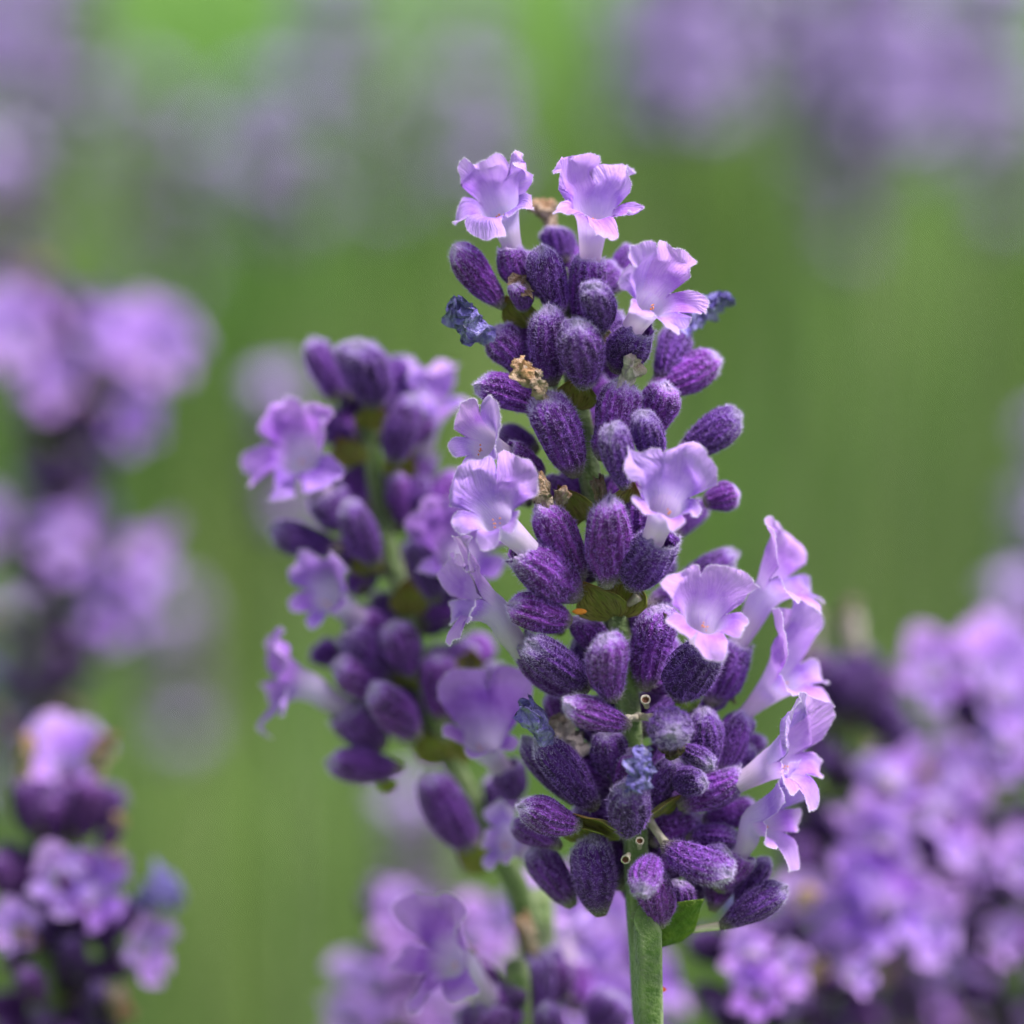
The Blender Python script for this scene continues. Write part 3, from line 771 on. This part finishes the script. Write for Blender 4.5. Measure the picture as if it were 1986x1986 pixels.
# ------------------------------------------------------------------ the second spike, about 17 mm behind
KF = cropmap(460, 620, 600 / 1932); KG = cropmap(460, 1160, 600 / 1932); SC[KF] = SC[KG] = 600 / 1932
Z2 = -13.5
axis2 = [(712, 800), (722, 900), (735, 990), (765, 1100), (795, 1220), (825, 1340), (868, 1460), (915, 1560), (970, 1660), (1004, 1720), (1020, 1790), (1042, 1900), (1056, 2060)]
pts = stem_chain([P(x, y, Z2 - 1 - max(0, (y - 1600) / 60)) for x, y in axis2])
second = new_spike(ground_under(pts[0]), 'shorter lavender spike leaning behind the sharp one, two round buds at its tip')
o = obj('stem', make_stem(pts, [1.4] * 3 + list(np.linspace(1.15, .6, len(pts) - 3)), 0, 2)); place(o, second, pts[0], Matrix.Identity(3), MM, MM, MM)
CAL(second, KF, [
    (610, 500, 465, 140, 200, 0, 0), (850, 540, 805, 140, 345, 1, 3), (970, 890, 1085, 490, 240, 1, 2), (650, 1310, 540, 1090, 240, 0, 1, 'o'),
    (860, 1520, 700, 1180, 250, 2, 4), (640, 1430, 240, 1355, 220, 0, 0), (1120, 1310, 1390, 990, 230, -1, -2), (1000, 1320, 1180, 850, 180, -2, -2, 'o'),
    (1060, 1290, 960, 1000, 170, -1, 0), (1240, 1760, 1120, 1380, 220, 2, 3), (1330, 1900, 1290, 1740, 230, 0, 0), (800, 1700, 740, 1600, 230, -1, -2), (1350, 1920, 1400, 1740, 200, -2, -2),
    (700, 620, 760, 300, 200, -3, -4), (900, 700, 980, 420, 200, -3, -5), (820, 1200, 680, 1000, 200, -3, -4),
], Z2)
CAL(second, KG, [
    (970, 490, 730, 190, 270, 1, 2, 'o'), (1100, 490, 975, 180, 245, 2, 3.5), (910, 930, 680, 690, 285, 0, 1, 'o'), (920, 600, 620, 430, 250, 1, 3),
    (1120, 870, 830, 590, 255, 3, 5), (1030, 1065, 590, 1020, 225, 1, 2), (1275, 760, 1260, 380, 250, 1, 2), (1470, 1560, 1180, 1130, 295, 1, 2),
    (1560, 640, 1600, 420, 210, 0, 1), (650, 400, 520, 300, 200, -1, -2), (1420, 450, 1560, 250, 220, -2, -3), (1150, 900, 1000, 700, 230, -3, -5), (1700, 1350, 1650, 1050, 250, -2, -3),
    (1650, 1450, 1620, 1130, 200, -1, -1), (1400, 1000, 1200, 850, 200, -3, -4),
], Z2)
FL(second, KF, (650, 1310, 0), (540, 1090, 1), 245, (430, 880, 3), (-.35, .5, .75), (.3, .85, -.4), Z2, phu=38, phl=88, size=1.12, mat='petal_deep', Lu=3.6, Ll=3.3, cup=.5)
FL(second, KF, (1000, 1310, -2), (1170, 860, -2), 200, (1200, 600, -1.5), (.3, .9, .3), (-.5, .5, -.5), Z2, phu=20, phl=60, size=1.1)
FL(second, KF, (1240, 1780, 0), (1290, 1640, 1), 210, (1370, 1510, 2.5), (.15, .4, .85), (0, .9, -.4), Z2, phu=55, phl=80, size=1.15, Lu=3.7, mat='petal_deep')
FL(second, KF, (900, 2000, 0), (760, 1870, 1), 240, (590, 1740, 2.5), (-.5, .35, .7), (.2, .9, -.3), Z2, phu=35, phl=60, size=.9, mat='petal_deep')
FL(second, KG, (910, 930, 0), (690, 690, 1), 280, (400, 540, 1), (-.9, .25, .2), (.3, .9, 0), Z2, phu=40, phl=70, size=1.05, Ll=3.0, mat='petal_deep')
FL(second, KG, (1750, 1250, 1), (1660, 1060, 2), 220, (1540, 920, 4), (-.08, .72, .65), (0, .85, -.5), Z2 + 4, phu=26, phl=62, size=1.15, mat='petal_deep', Lu=4.3, Ll=2.2, cup=.5, ruffle=.1)
for (x, y, d, s) in ((820, 600, (.2, .6, .6), .8), (760, 820, (-.5, .6, .5), .9), (960, 900, (.6, .6, .4), .9), (860, 1500, (-.5, .5, .6), .8)):
    put_bract(second, P(*KF(x, y + 80), Z2 - .5), V(*d), V(-d[0] * .5, .5, -.8), s * .75)
for (x, y, d, s) in ((1100, 100, (-.2, .7, .5), .9), (1130, 560, (-.5, .5, .6), .8), (1300, 1010, (-.75, .6, .3), 1.0), (1330, 1020, (.5, .7, .3), .8), (1610, 1660, (-.85, .35, .3), 1.1), (1000, 1180, (-.8, .2, .2), .5), (1440, 480, (.2, .7, .4), .7)):
    put_bract(second, P(*KG(x, y), Z2 - .2), V(*d), V(-d[0] * .5, .6, -.7), s * .8)

for (ax, ay, n) in ((705, 790, 6), (715, 860, 6), (735, 1010, 7), (770, 1130, 8), (795, 1230, 8), (820, 1330, 8), (850, 1410, 8)):
    for j in range(n):
        h = math.pi * (j + .5) / n + brng.uniform(-.12, .12); el = brng.uniform(.2, .85)
        d = V(math.cos(h) * math.cos(el) * 1.1, math.sin(el), -math.sin(h) * math.cos(el))
        b = P(ax, ay + brng.uniform(-14, 14), Z2 - .5) + d * .001
        put_calyx(second, b, b + d * brng.uniform(4.0, 4.9) * MM, brng.uniform(2.2, 2.6))
# ------------------------------------------------------------------ blurred neighbours built from whorls
def whorl_spike(label, axis, zback, seed, scale=1.0, flowers=(), withered=(), whorl_px=130, nper=9, deep=0.3, group=None, fl_prob=0.03, tip=True, tan_prob=.12):
    rng = random.Random(seed)
    A = [P(x, y, zback) for x, y in axis]
    pts = stem_chain(A)
    root = new_spike(ground_under(pts[0]), label, group)
    o = obj('stem', make_stem(pts, [1.4] * 3 + list(np.linspace(1.1, .6, len(pts) - 3)), 0, seed, 12)); place(o, root, pts[0], Matrix.Identity(3), MM, MM, MM)
    seg = [(A[i + 1] - A[i]).length for i in range(len(A) - 1)]; tot = sum(seg)
    step = whorl_px * PXMM * MM * scale
    s = 0.0012; k = 0
    while s < tot:
        q = s; i = 0
        while i < len(seg) - 1 and q > seg[i]: q -= seg[i]; i += 1
        p = A[i].lerp(A[i + 1], min(q / seg[i], 1)); ax = (A[i] - A[i + 1]).normalized()
        m = frame(ax, Vector((rng.gauss(0, 1), rng.gauss(0, 1), 0.1)))
        top = k == 0
        n = nper - (3 if top else 0)
        for j in range(n):
            h = 2 * math.pi * (j + rng.uniform(-.3, .3)) / n + k
            el = rng.uniform(.55, 1.0) if top else rng.uniform(.15, .85)
            d = (m @ Vector((math.cos(h) * math.cos(el), math.sin(h) * math.cos(el), math.sin(el)))).normalized()
            b = p + d * 0.0008 + ax * rng.uniform(-.8, .8) * MM
            L = rng.uniform(4.0, 5.2) * MM * scale; t = b + d * L
            r = rng.random()
            if r < fl_prob:
                put_calyx(root, b, t, 2.5 * scale, 'o', False)
                st = b.lerp(t, .7); th = st + (d + ax * .2).normalized() * 2.4 * MM * scale
                put_corolla(root, st, th, ax * 1.0 - d * .2, rng.choice(COR_D if rng.random() < deep else COR_S), scale)
            elif r < fl_prob + tan_prob:
                put_calyx(root, b, t, 2.5 * scale, 'o', False); put_withered(root, b.lerp(t, .85), t + d * 2.2 * MM * scale, rng.choice(['dried_tan', 'dried_tan', 'dried_blue']), .8 * scale)
            else:
                put_calyx(root, b, t, rng.uniform(2.3, 2.8) * scale, 'c', False)
        for j in range(2):
            h = k + j * math.pi; d = m @ Vector((math.cos(h) * .7, math.sin(h) * .7, .7))
            put_bract(root, p - ax * .0012, d, ax, .9 * scale)
        s += step * rng.uniform(.85, 1.15); k += 1
    for f in flowers:                               # x, y, towards, face, size index
        x, y, tw, face, sc, dp = f; sc *= 0.70
        th = P(x, y, zback + tw); fc = V(*face)
        st = th - fc * 2.4 * MM * sc
        put_corolla(root, st, th, V(0, 1, -.2), rng.choice(COR_D if dp else COR_S), sc)
        put_calyx(root, st - fc * 3 * MM, st + fc * 1.2 * MM, 2.5 * sc, 'o', False)
    for (x0, y0, x1, y1, tw, kd, w) in withered:
        put_withered(root, P(x0, y0, zback + tw), P(x1, y1, zback + tw), kd, w)
        o = put_calyx(root, P(x0 + (x0 - x1) * 1.2, y0 + (y0 - y1) * 1.2, zback + tw - 1), P(x0, y0, zback + tw), 2.4, 'o', False)
    return root

KL = cropmap(0, 1380, 500 / 1594); KR = cropmap(1440, 1140, 546 / 1247)
kr = lambda x, y: KR(x, y); kl = lambda x, y: KL(x, y)
pl = whorl_spike('blurred lavender spike with peach withered tips, a rounded blue one on its side', [(125, 1570), (120, 1690), (110, 1800), (100, 1986), (90, 2150)], -34, 11,
    1.0, flowers=[(*kl(420, 400), -2, (0, .7, .7), 1.45, 0), (*kl(390, 1040), 8, (0, .3, 1), 1.4, 0), (*kl(860, 1480), 3, (.7, .4, .6), 1.4, 0), (*kl(120, 1400), 5, (-.3, .5, .8), .9, 0)],
    withered=[(*kl(860, 1200), *kl(1060, 1060), 3, 'dried_blue', 1.6), (*kl(700, 1900), *kl(800, 1820), 6, 'dried_tan', 1.2)])
pr = whorl_spike('blurred lavender spike with two pale tan curled husks at its tip', [(1650, 1360), (1640, 1440), (1620, 1560), (1610, 1760), (1600, 1986), (1600, 2150)], -50, 12, 1.0, nper=8, deep=.6,
    flowers=[(*kr(640, 880), 8, (0, .3, .9), 1.89, 0), (*kr(600, 1160), 9, (-.2, .3, .9), 1.89, 0), (*kr(600, 1420), 9, (0, .3, .9), 2.01, 1), (*kr(780, 1480), 9, (.4, .3, .8), 1.77, 0), (*kr(480, 1480), 9, (-.4, .2, .8), 1.89, 0), (*kr(880, 1020), 6, (.6, .3, .7), 1.89, 0)],
    )
whorl_spike('blurred lavender spike topped by a wide pale lilac flower', [(1890, 1390), (1905, 1470), (1925, 1580), (1945, 1780), (1960, 2000), (1970, 2150)], -58, 13, 1.0, nper=8, deep=.6,
    flowers=[(*kr(850, 390), 4, (-.1, .5, .8), 1.75, 0), (*kr(1110, 400), 3, (.4, .5, .7), 1.6, 0), (*kr(1140, 490), 7, (.3, .2, .9), 1.77, 0), (*kr(1150, 720), 7, (0, .4, .9), 1.42, 0), (*kr(950, 880), 7, (-.3, .4, .9), 1.42, 0), (*kr(1050, 1230), 8, (-.3, .4, .9), 1.06, 0), (*kr(1220, 1250), 8, (.3, .4, .9), 1.06, 0), (*kr(1120, 1560), 8, (.3, .4, .9), 1.18, 0)])
whorl_spike('low blurred lavender spike right beside the sharp green stem', [(1460, 1840), (1465, 1930), (1470, 2060), (1475, 2200)], -34, 14, 1.0,
    flowers=[(*kr(40, 1640), 5, (-.1, .4, .9), 1.3, 0), (*kr(60, 1800), 6, (0, .3, .9), 1.1, 1), (*kr(190, 1700), 4, (.5, .4, .7), 1.0, 0), (*kr(480, 1720), 2, (.5, .4, .7), 1.0, 0)], tan_prob=.2)
SC[KL] = 500 / 1594; SC[KR] = 546 / 1247
CAL(pl, KL, fine=False, dz=-34, items=[(200, 760, 130, 440, 190, 4, 5, 'o', ('dried_tan', 165, 150, 5, 1.0)), (500, 790, 600, 440, 230, 4, 5, 'o', ('dried_tan', 640, 150, 5, 1.1)), (350, 800, 350, 560, 180, 3, 4), (640, 760, 700, 480, 170, 2, 2),
    (40, 1150, 20, 900, 170, 4, 5), (640, 1480, 700, 1260, 200, 3, 4), (300, 1500, 260, 1250, 200, 4, 5), (500, 1650, 420, 1400, 200, 5, 6), (100, 1560, 90, 1290, 180, 3, 4, 'o', ('dried_tan', 230, 1400, 6, .8)),
    (600, 1900, 640, 1700, 200, 6, 8, 'o', ('dried_tan', 800, 1830, 8, 1.3)), (250, 1800, 150, 1600, 200, 6, 8), (620, 840, 720, 700, 120, 5, 6, 'o', ('dried_tan', 760, 660, 6, .8))])
CAL(pr, KR, fine=False, dz=-50, items=[(430, 590, 300, 300, 190, 3, 3, 'o', ('dried_pale', 275, 70, 3, 1.2)), (480, 590, 540, 290, 210, 3, 3, 'o', ('dried_pale', 440, 90, 3, 1.3)), (440, 560, 430, 330, 200, 4, 5), (560, 640, 700, 520, 180, 3, 4), (720, 1020, 620, 960, 200, 5, 6), (680, 760, 700, 620, 190, 3, 5), (320, 1300, 230, 1150, 190, 3, 4), (900, 1250, 860, 1050, 200, 4, 6)])
whorl_spike('blurred lavender spike filling the gap between the husk-tipped and the pale-flowered one', [(1790, 1500), (1785, 1620), (1780, 1760), (1780, 1900), (1785, 2120)], -88, 19, 1.0, deep=.7, fl_prob=.1)
KH = cropmap(640, 1640, 700 / 1932); SC[KH] = 700 / 1932
low = whorl_spike('blurred lavender spike with open flowers below the leaning spike', [(1000, 1960), (1005, 2060), (1010, 2200)], -15, 15, 1.0, fl_prob=0)
CAL(low, KH, [(1090, 1020, 1110, 590, 205, 1, 2, 'o', ('dried_tan', 1030, 380, 2, .9)), (1280, 830, 1180, 560, 130, -2, -3), (1420, 1020, 1540, 810, 270, 0, 0), (900, 1040, 850, 840, 230, 2, 4),
    (1220, 1040, 1180, 890, 150, 4, 6), (1000, 950, 780, 700, 180, -1, -1), (1000, 1060, 700, 900, 180, 0, 0)], -15)
FL(low, KH, (1000, 1000, 2), (850, 800, 4), 190, (690, 620, 6), (-.6, .4, .65), (.45, .85, -.2), -15, phu=30, phl=72, size=1.12, mat='petal_deep', Lu=4.4, Ll=3.4, cup=.6)
FL(low, KH, (1330, 900, -8), (1280, 620, -8), 190, (1190, 420, -8), (.1, .9, .35), (-.1, .5, -.8), -15, phu=25, phl=60, size=1.1)
whorl_spike('very blurred pale lavender spike behind the low open-flowered one', [(790, 1800), (780, 1880), (775, 2000), (770, 2200)], -58, 16, 1.1,
    flowers=[(790, 1795, 4, (-.1, .6, .8), 1.5, 0), (740, 1920, 5, (-.3, .3, .9), 1.4, 0), (860, 1960, 5, (0, .3, .9), 1.4, 0), (690, 1985, 5, (-.3, .3, .9), 1.3, 0), (950, 1810, 3, (.2, .6, .8), 1.2, 0)])
whorl_spike('blurred pale lilac spike hidden behind the sharp green stem', [(1175, 1880), (1170, 1990), (1165, 2120), (1160, 2250)], -46, 17, 1.0,
    flowers=[(1170, 1890, 6, (-.1, .5, .8), 1.7, 0), (1150, 1960, 6, (0, .4, .9), 1.5, 0)], fl_prob=.3)
whorl_spike('soft lavender spike of big rounded lilac flowers beside green leaves', [(140, 620), (135, 740), (125, 900), (110, 1080), (90, 1260), (60, 1500)], -102, 18, 1.1,
    flowers=[(40, 680, 5, (-.2, .5, .9), 1.9, 0), (290, 700, 3, (.4, .4, .8), 1.8, 0), (250, 820, 4, (.4, .2, .9), 1.5, 1), (130, 1060, 8, (0, .4, .9), 2.0, 0), (270, 1090, 6, (.3, .3, .9), 1.9, 0), (220, 1180, 6, (.3, .1, .9), 1.8, 1), (-10, 1020, 6, (-.3, .3, .9), 1.6, 0)], tan_prob=.2)

# ------------------------------------------------------------------ far lavender: every spike a thing with stem and flower head
def make_head(seed, lilac=0.5, length=22, n_wh=4):
    rng = random.Random(seed); v, f, fm = [], [], []
    def ell(c, d, L, w, mi):
        m = frame(d, Vector((rng.gauss(0, 1), rng.gauss(0, 1), rng.gauss(0, 1)))); b = len(v)
        pr = [(.3, 0), (.8, .2), (1, .5), (.8, .85), (.15, 1)]
        for r, t in pr:
            for k in range(7): v.append(tuple(c + m @ Vector((math.cos(k * .8976) * r * w, math.sin(k * .8976) * r * w, t * L))))
        g = grid_faces(5, 7, True, b); f.extend(g); fm.extend([mi] * len(g))
    for k in range(n_wh):
        z = length * k / n_wh; n = 10
        for j in range(n):
            h = 6.283 * (j + rng.uniform(-.3, .3)) / n; el = rng.uniform(.2, .9) + (.4 if k == n_wh - 1 else 0)
            d = Vector((math.cos(h) * math.cos(el), math.sin(h) * math.cos(el), math.sin(el))); c = Vector((0, 0, z)) + d * .8
            ell(c, d, 4.8, 1.3, 0)
            if rng.random() < lilac:
                c2 = c + d * 4.6
                for q in range(4):
                    d2 = (d + Vector((rng.gauss(0, .8), rng.gauss(0, .8), rng.gauss(0, .8)))).normalized(); ell(c2, d2, 3.6, 1.3, 1)
    me = mesh('flower_head', v, f, [M['calyx_far'], M['petal_far']], fm)
    return me
M['calyx_far'] = simple('calyx_far', (0.11, 0.06, 0.16), (0.21, 0.13, 0.29), .6, .15)
M['petal_far'] = simple('petal_far', (0.50, 0.34, 0.78), (0.62, 0.45, 0.86), .4, .35)
HEADS = {'lilac': [make_head(s, 1.0) for s in (1, 2)], 'dull': [make_head(s, .12) for s in (3, 4)], 'mid': [make_head(s, .4) for s in (5, 6)]}
def far_spike(x, y, zb, kind, scale, label, group=None, lean=0.0):
    top = P(x, y, -zb)                                   # y marks the top of the flower head
    up = Vector((lean, 0, 1)).normalized()
    base = top - up * 14 * MM * scale
    g = Vector((base.x - lean * base.z * .5, base.y, 0))
    e = new_spike(g, label, group)
    h = obj('flower_head', crng.choice(HEADS[kind])); place(h, e, base, frame(up, Vector((1, .3, 0))), scale * MM, scale * MM, scale * MM)
    pts = [g, g.lerp(base, .35), g.lerp(base, .7), base, base + up * 18 * MM * scale]
    o = obj('stem', make_stem(pts, [1.6, 1.5, 1.4, 1.2, .7], 0, 1, 8)); place(o, e, g, Matrix.Identity(3), MM, MM, MM)
    return e
far_spike(1320, 20, 300, 'lilac', 1.35, 'pale lilac spike out of focus above the green bed, dusky spikes at both its sides', None, .05)
far_spike(1690, 40, 300, 'lilac', 1.45, 'broad bright lilac spike out of focus, a pinkish one under it', None, -.05)
far_spike(1520, -40, 380, 'mid', 1.4, 'violet spike out of focus between the two bright lilac ones')
far_spike(1900, 60, 340, 'mid', 1.5, 'dull violet spike out of focus beside the broad bright lilac one', None, .05)
far_spike(1930, 260, 480, 'dull', 1.3, 'dusky blue-grey spike under the dull violet one')
far_spike(1720, 190, 420, 'mid', 1.2, 'pinkish mauve spike under the broad bright lilac one')
far_spike(1560, 180, 520, 'dull', 1.2, 'dusky out-of-focus spike between the pinkish mauve and the pale lilac one')
far_spike(1215, 80, 420, 'dull', 1.0, 'dusky out-of-focus spike next to the pale lilac one')
far_spike(1640, 340, 520, 'dull', 1.2, 'short dusky grey-violet spike lowest under the lilac ones')
far_spike(910, 240, 380, 'mid', 1.0, 'mauve spike right behind the open tip of the sharp spike')
far_spike(900, 110, 480, 'dull', 1.2, 'dusky pale spike over the mauve one at the sharp tip')
far_spike(545, 275, 380, 'mid', 1.25, 'small mauve spike between two greyish ones over green leaves')
far_spike(320, 270, 400, 'dull', 1.3, 'greyish blue-violet spike with a long shadowy stem over green leaves')
far_spike(320, 430, 560, 'dull', 1.2, 'shadowy spike under the greyish blue-violet one')
far_spike(730, 260, 480, 'dull', 1.2, 'small pale greyish spike over green leaves')
far_spike(660, 20, 440, 'mid', 1.1, 'violet spike hanging into bright green')
far_spike(140, 30, 340, 'dull', 1.2, 'violet and brownish spike far above the soft lilac-flowered one')
far_spike(-10, 10, 380, 'lilac', 1.2, 'pale bluish spike beside the violet and brownish one')
far_spike(120, 220, 520, 'dull', 1.3, 'brownish grey spike under the violet and brownish one')
far_spike(10, 440, 240, 'dull', 1.2, 'dark violet spike just above the soft lilac-flowered one')
far_spike(545, 850, 150, 'dull', .75, 'greyish lavender spike showing behind the two round buds')
far_spike(800, 1650, 170, 'dull', .8, 'greyish lavender spike showing under the leaning spike')
far_spike(2100, 950, 200, 'mid', 1.1, 'greyish violet spike rising over the wide pale flower')
far_spike(50, 1340, 190, 'dull', 1.0, 'dusky spike between the soft lilac flowers and the peach-tipped spike')
far_spike(340, 1280, 300, 'dull', 1.0, 'dusky spike fading into green beside the soft lilac flowers')
far_spike(1980, 1260, 130, 'dull', .8, 'dull violet spike close behind the wide pale flower')

# ------------------------------------------------------------------ foliage
def clump(seed, n, height, radius, hue, width=3.2):
    rng = np.random.default_rng(seed); v, f, at = [], [], {'along': [], 'across': []}
    pw = Waves(rng, 7, 0.045)
    for i in range(n):
        a = rng.uniform(0, 6.283); r = radius * math.sqrt(rng.uniform(0, 1)); x0, y0 = math.cos(a) * r, math.sin(a) * r
        h = height * rng.uniform(.45, 1.05) * (1 - 0.35 * (r / radius) ** 2); lean = rng.normal(0, .10, 2) + np.array([math.cos(a), math.sin(a)]) * .22 * r / radius
        w = width * rng.uniform(.6, 1.5); b = len(v); s = rng.uniform(0, 6.283)
        hu = float(np.clip(hue + rng.normal(0, .08) + .60 * pw(np.array([[x0, y0, h * .6]]))[0, 0], 0, 1))
        for q, (t, ww) in enumerate([(0, .5), (.3, .8), (.65, 1), (.88, .7), (1, .06)]):
            cx = x0 + lean[0] * h * t * t; cy = y0 + lean[1] * h * t * t
            for sd in (-1, 1): v.append((cx + sd * math.cos(s) * w * ww / 2, cy + sd * math.sin(s) * w * ww / 2, h * t))
            at['along'] += [t, t]; at['across'] += [hu, hu]
        f += [(b + 2 * q, b + 2 * q + 1, b + 2 * q + 3, b + 2 * q + 2) for q in range(4)]
    return mesh('foliage', v, f, [M['foliage']], None, at)
CL = [clump(200 + i, 650, 300, 130, h) for i, h in enumerate((.15, .4, .62, .85))]
def put_clump(x, y, i, s, label, group):
    e = bpy.data.objects.new('lavender_bush', None); C.objects.link(e); e.location = (x, y, 0); tag(e, label, 'bush', group)
    o = obj('foliage', CL[i], e); tag(o, kind='stuff'); o.matrix_basis = Matrix.Rotation(crng.uniform(0, 6), 4, 'Z') @ Matrix.Diagonal((s * MM, s * MM, s * MM * crng.uniform(.9, 1.1), 1))
GL = 'green mound of narrow lavender leaves, out of focus behind the flower spikes'
rg = random.Random(8)
for (x, y, i, s) in [(-.10, .42, 2, .9), (.12, .45, 1, .95), (-.02, .62, 2, 1.0), (.24, .62, 1, 1.0), (-.26, .62, 1, 1.0), (.04, .85, 3, 1.05), (-.2, .9, 3, 1.1), (.3, .92, 1, 1.1), (.08, 1.25, 2, 1.2), (-.36, 1.25, 2, 1.1), (.45, 1.3, 1, 1.2), (-.12, 1.7, 3, 1.3), (.32, 1.75, 2, 1.3), (-.55, 1.8, 2, 1.3), (.75, 1.9, 1, 1.3), (0.1, 2.4, 2, 1.4), (-.4, 2.5, 3, 1.4), (.6, 2.6, 2, 1.4), (-.8, 2.7, 1, 1.4), (.05, .12, 0, .8), (-.15, .16, 0, .8), (.2, .2, 0, .8)]:
    put_clump(x, y, i, s, GL, 'lavender bushes of the bed')

def grass():
    rng = np.random.default_rng(77); n = 26000
    y = 0.3 + rng.uniform(0, 1, n) ** 1.6 * 9; x = rng.normal(0, 1, n) * (0.25 + y * .28)
    h = rng.uniform(.05, .14, n); s = rng.uniform(0, 6.283, n); w = rng.uniform(.003, .007, n); lx = rng.normal(0, .03, n); ly = rng.normal(0, .03, n)
    v = np.zeros((n, 3, 3)); z0 = -0.012
    v[:, 0] = np.stack([x - np.cos(s) * w, y - np.sin(s) * w, np.full(n, z0)], 1); v[:, 1] = np.stack([x + np.cos(s) * w, y + np.sin(s) * w, np.full(n, z0)], 1)
    v[:, 2] = np.stack([x + lx, y + ly, h], 1)
    hu = np.repeat(np.clip(rng.normal(.6, .18, n), 0, 1), 3)
    o = obj('grass', mesh('grass', v.reshape(-1, 3), [(3 * i, 3 * i + 1, 3 * i + 2) for i in range(n)], [M['foliage']], None, {'along': np.tile([0, 0, 1.0], n), 'across': hu}))
    tag(o, 'green grass covering the ground between the lavender bushes', 'grass', kind='stuff')
grass()
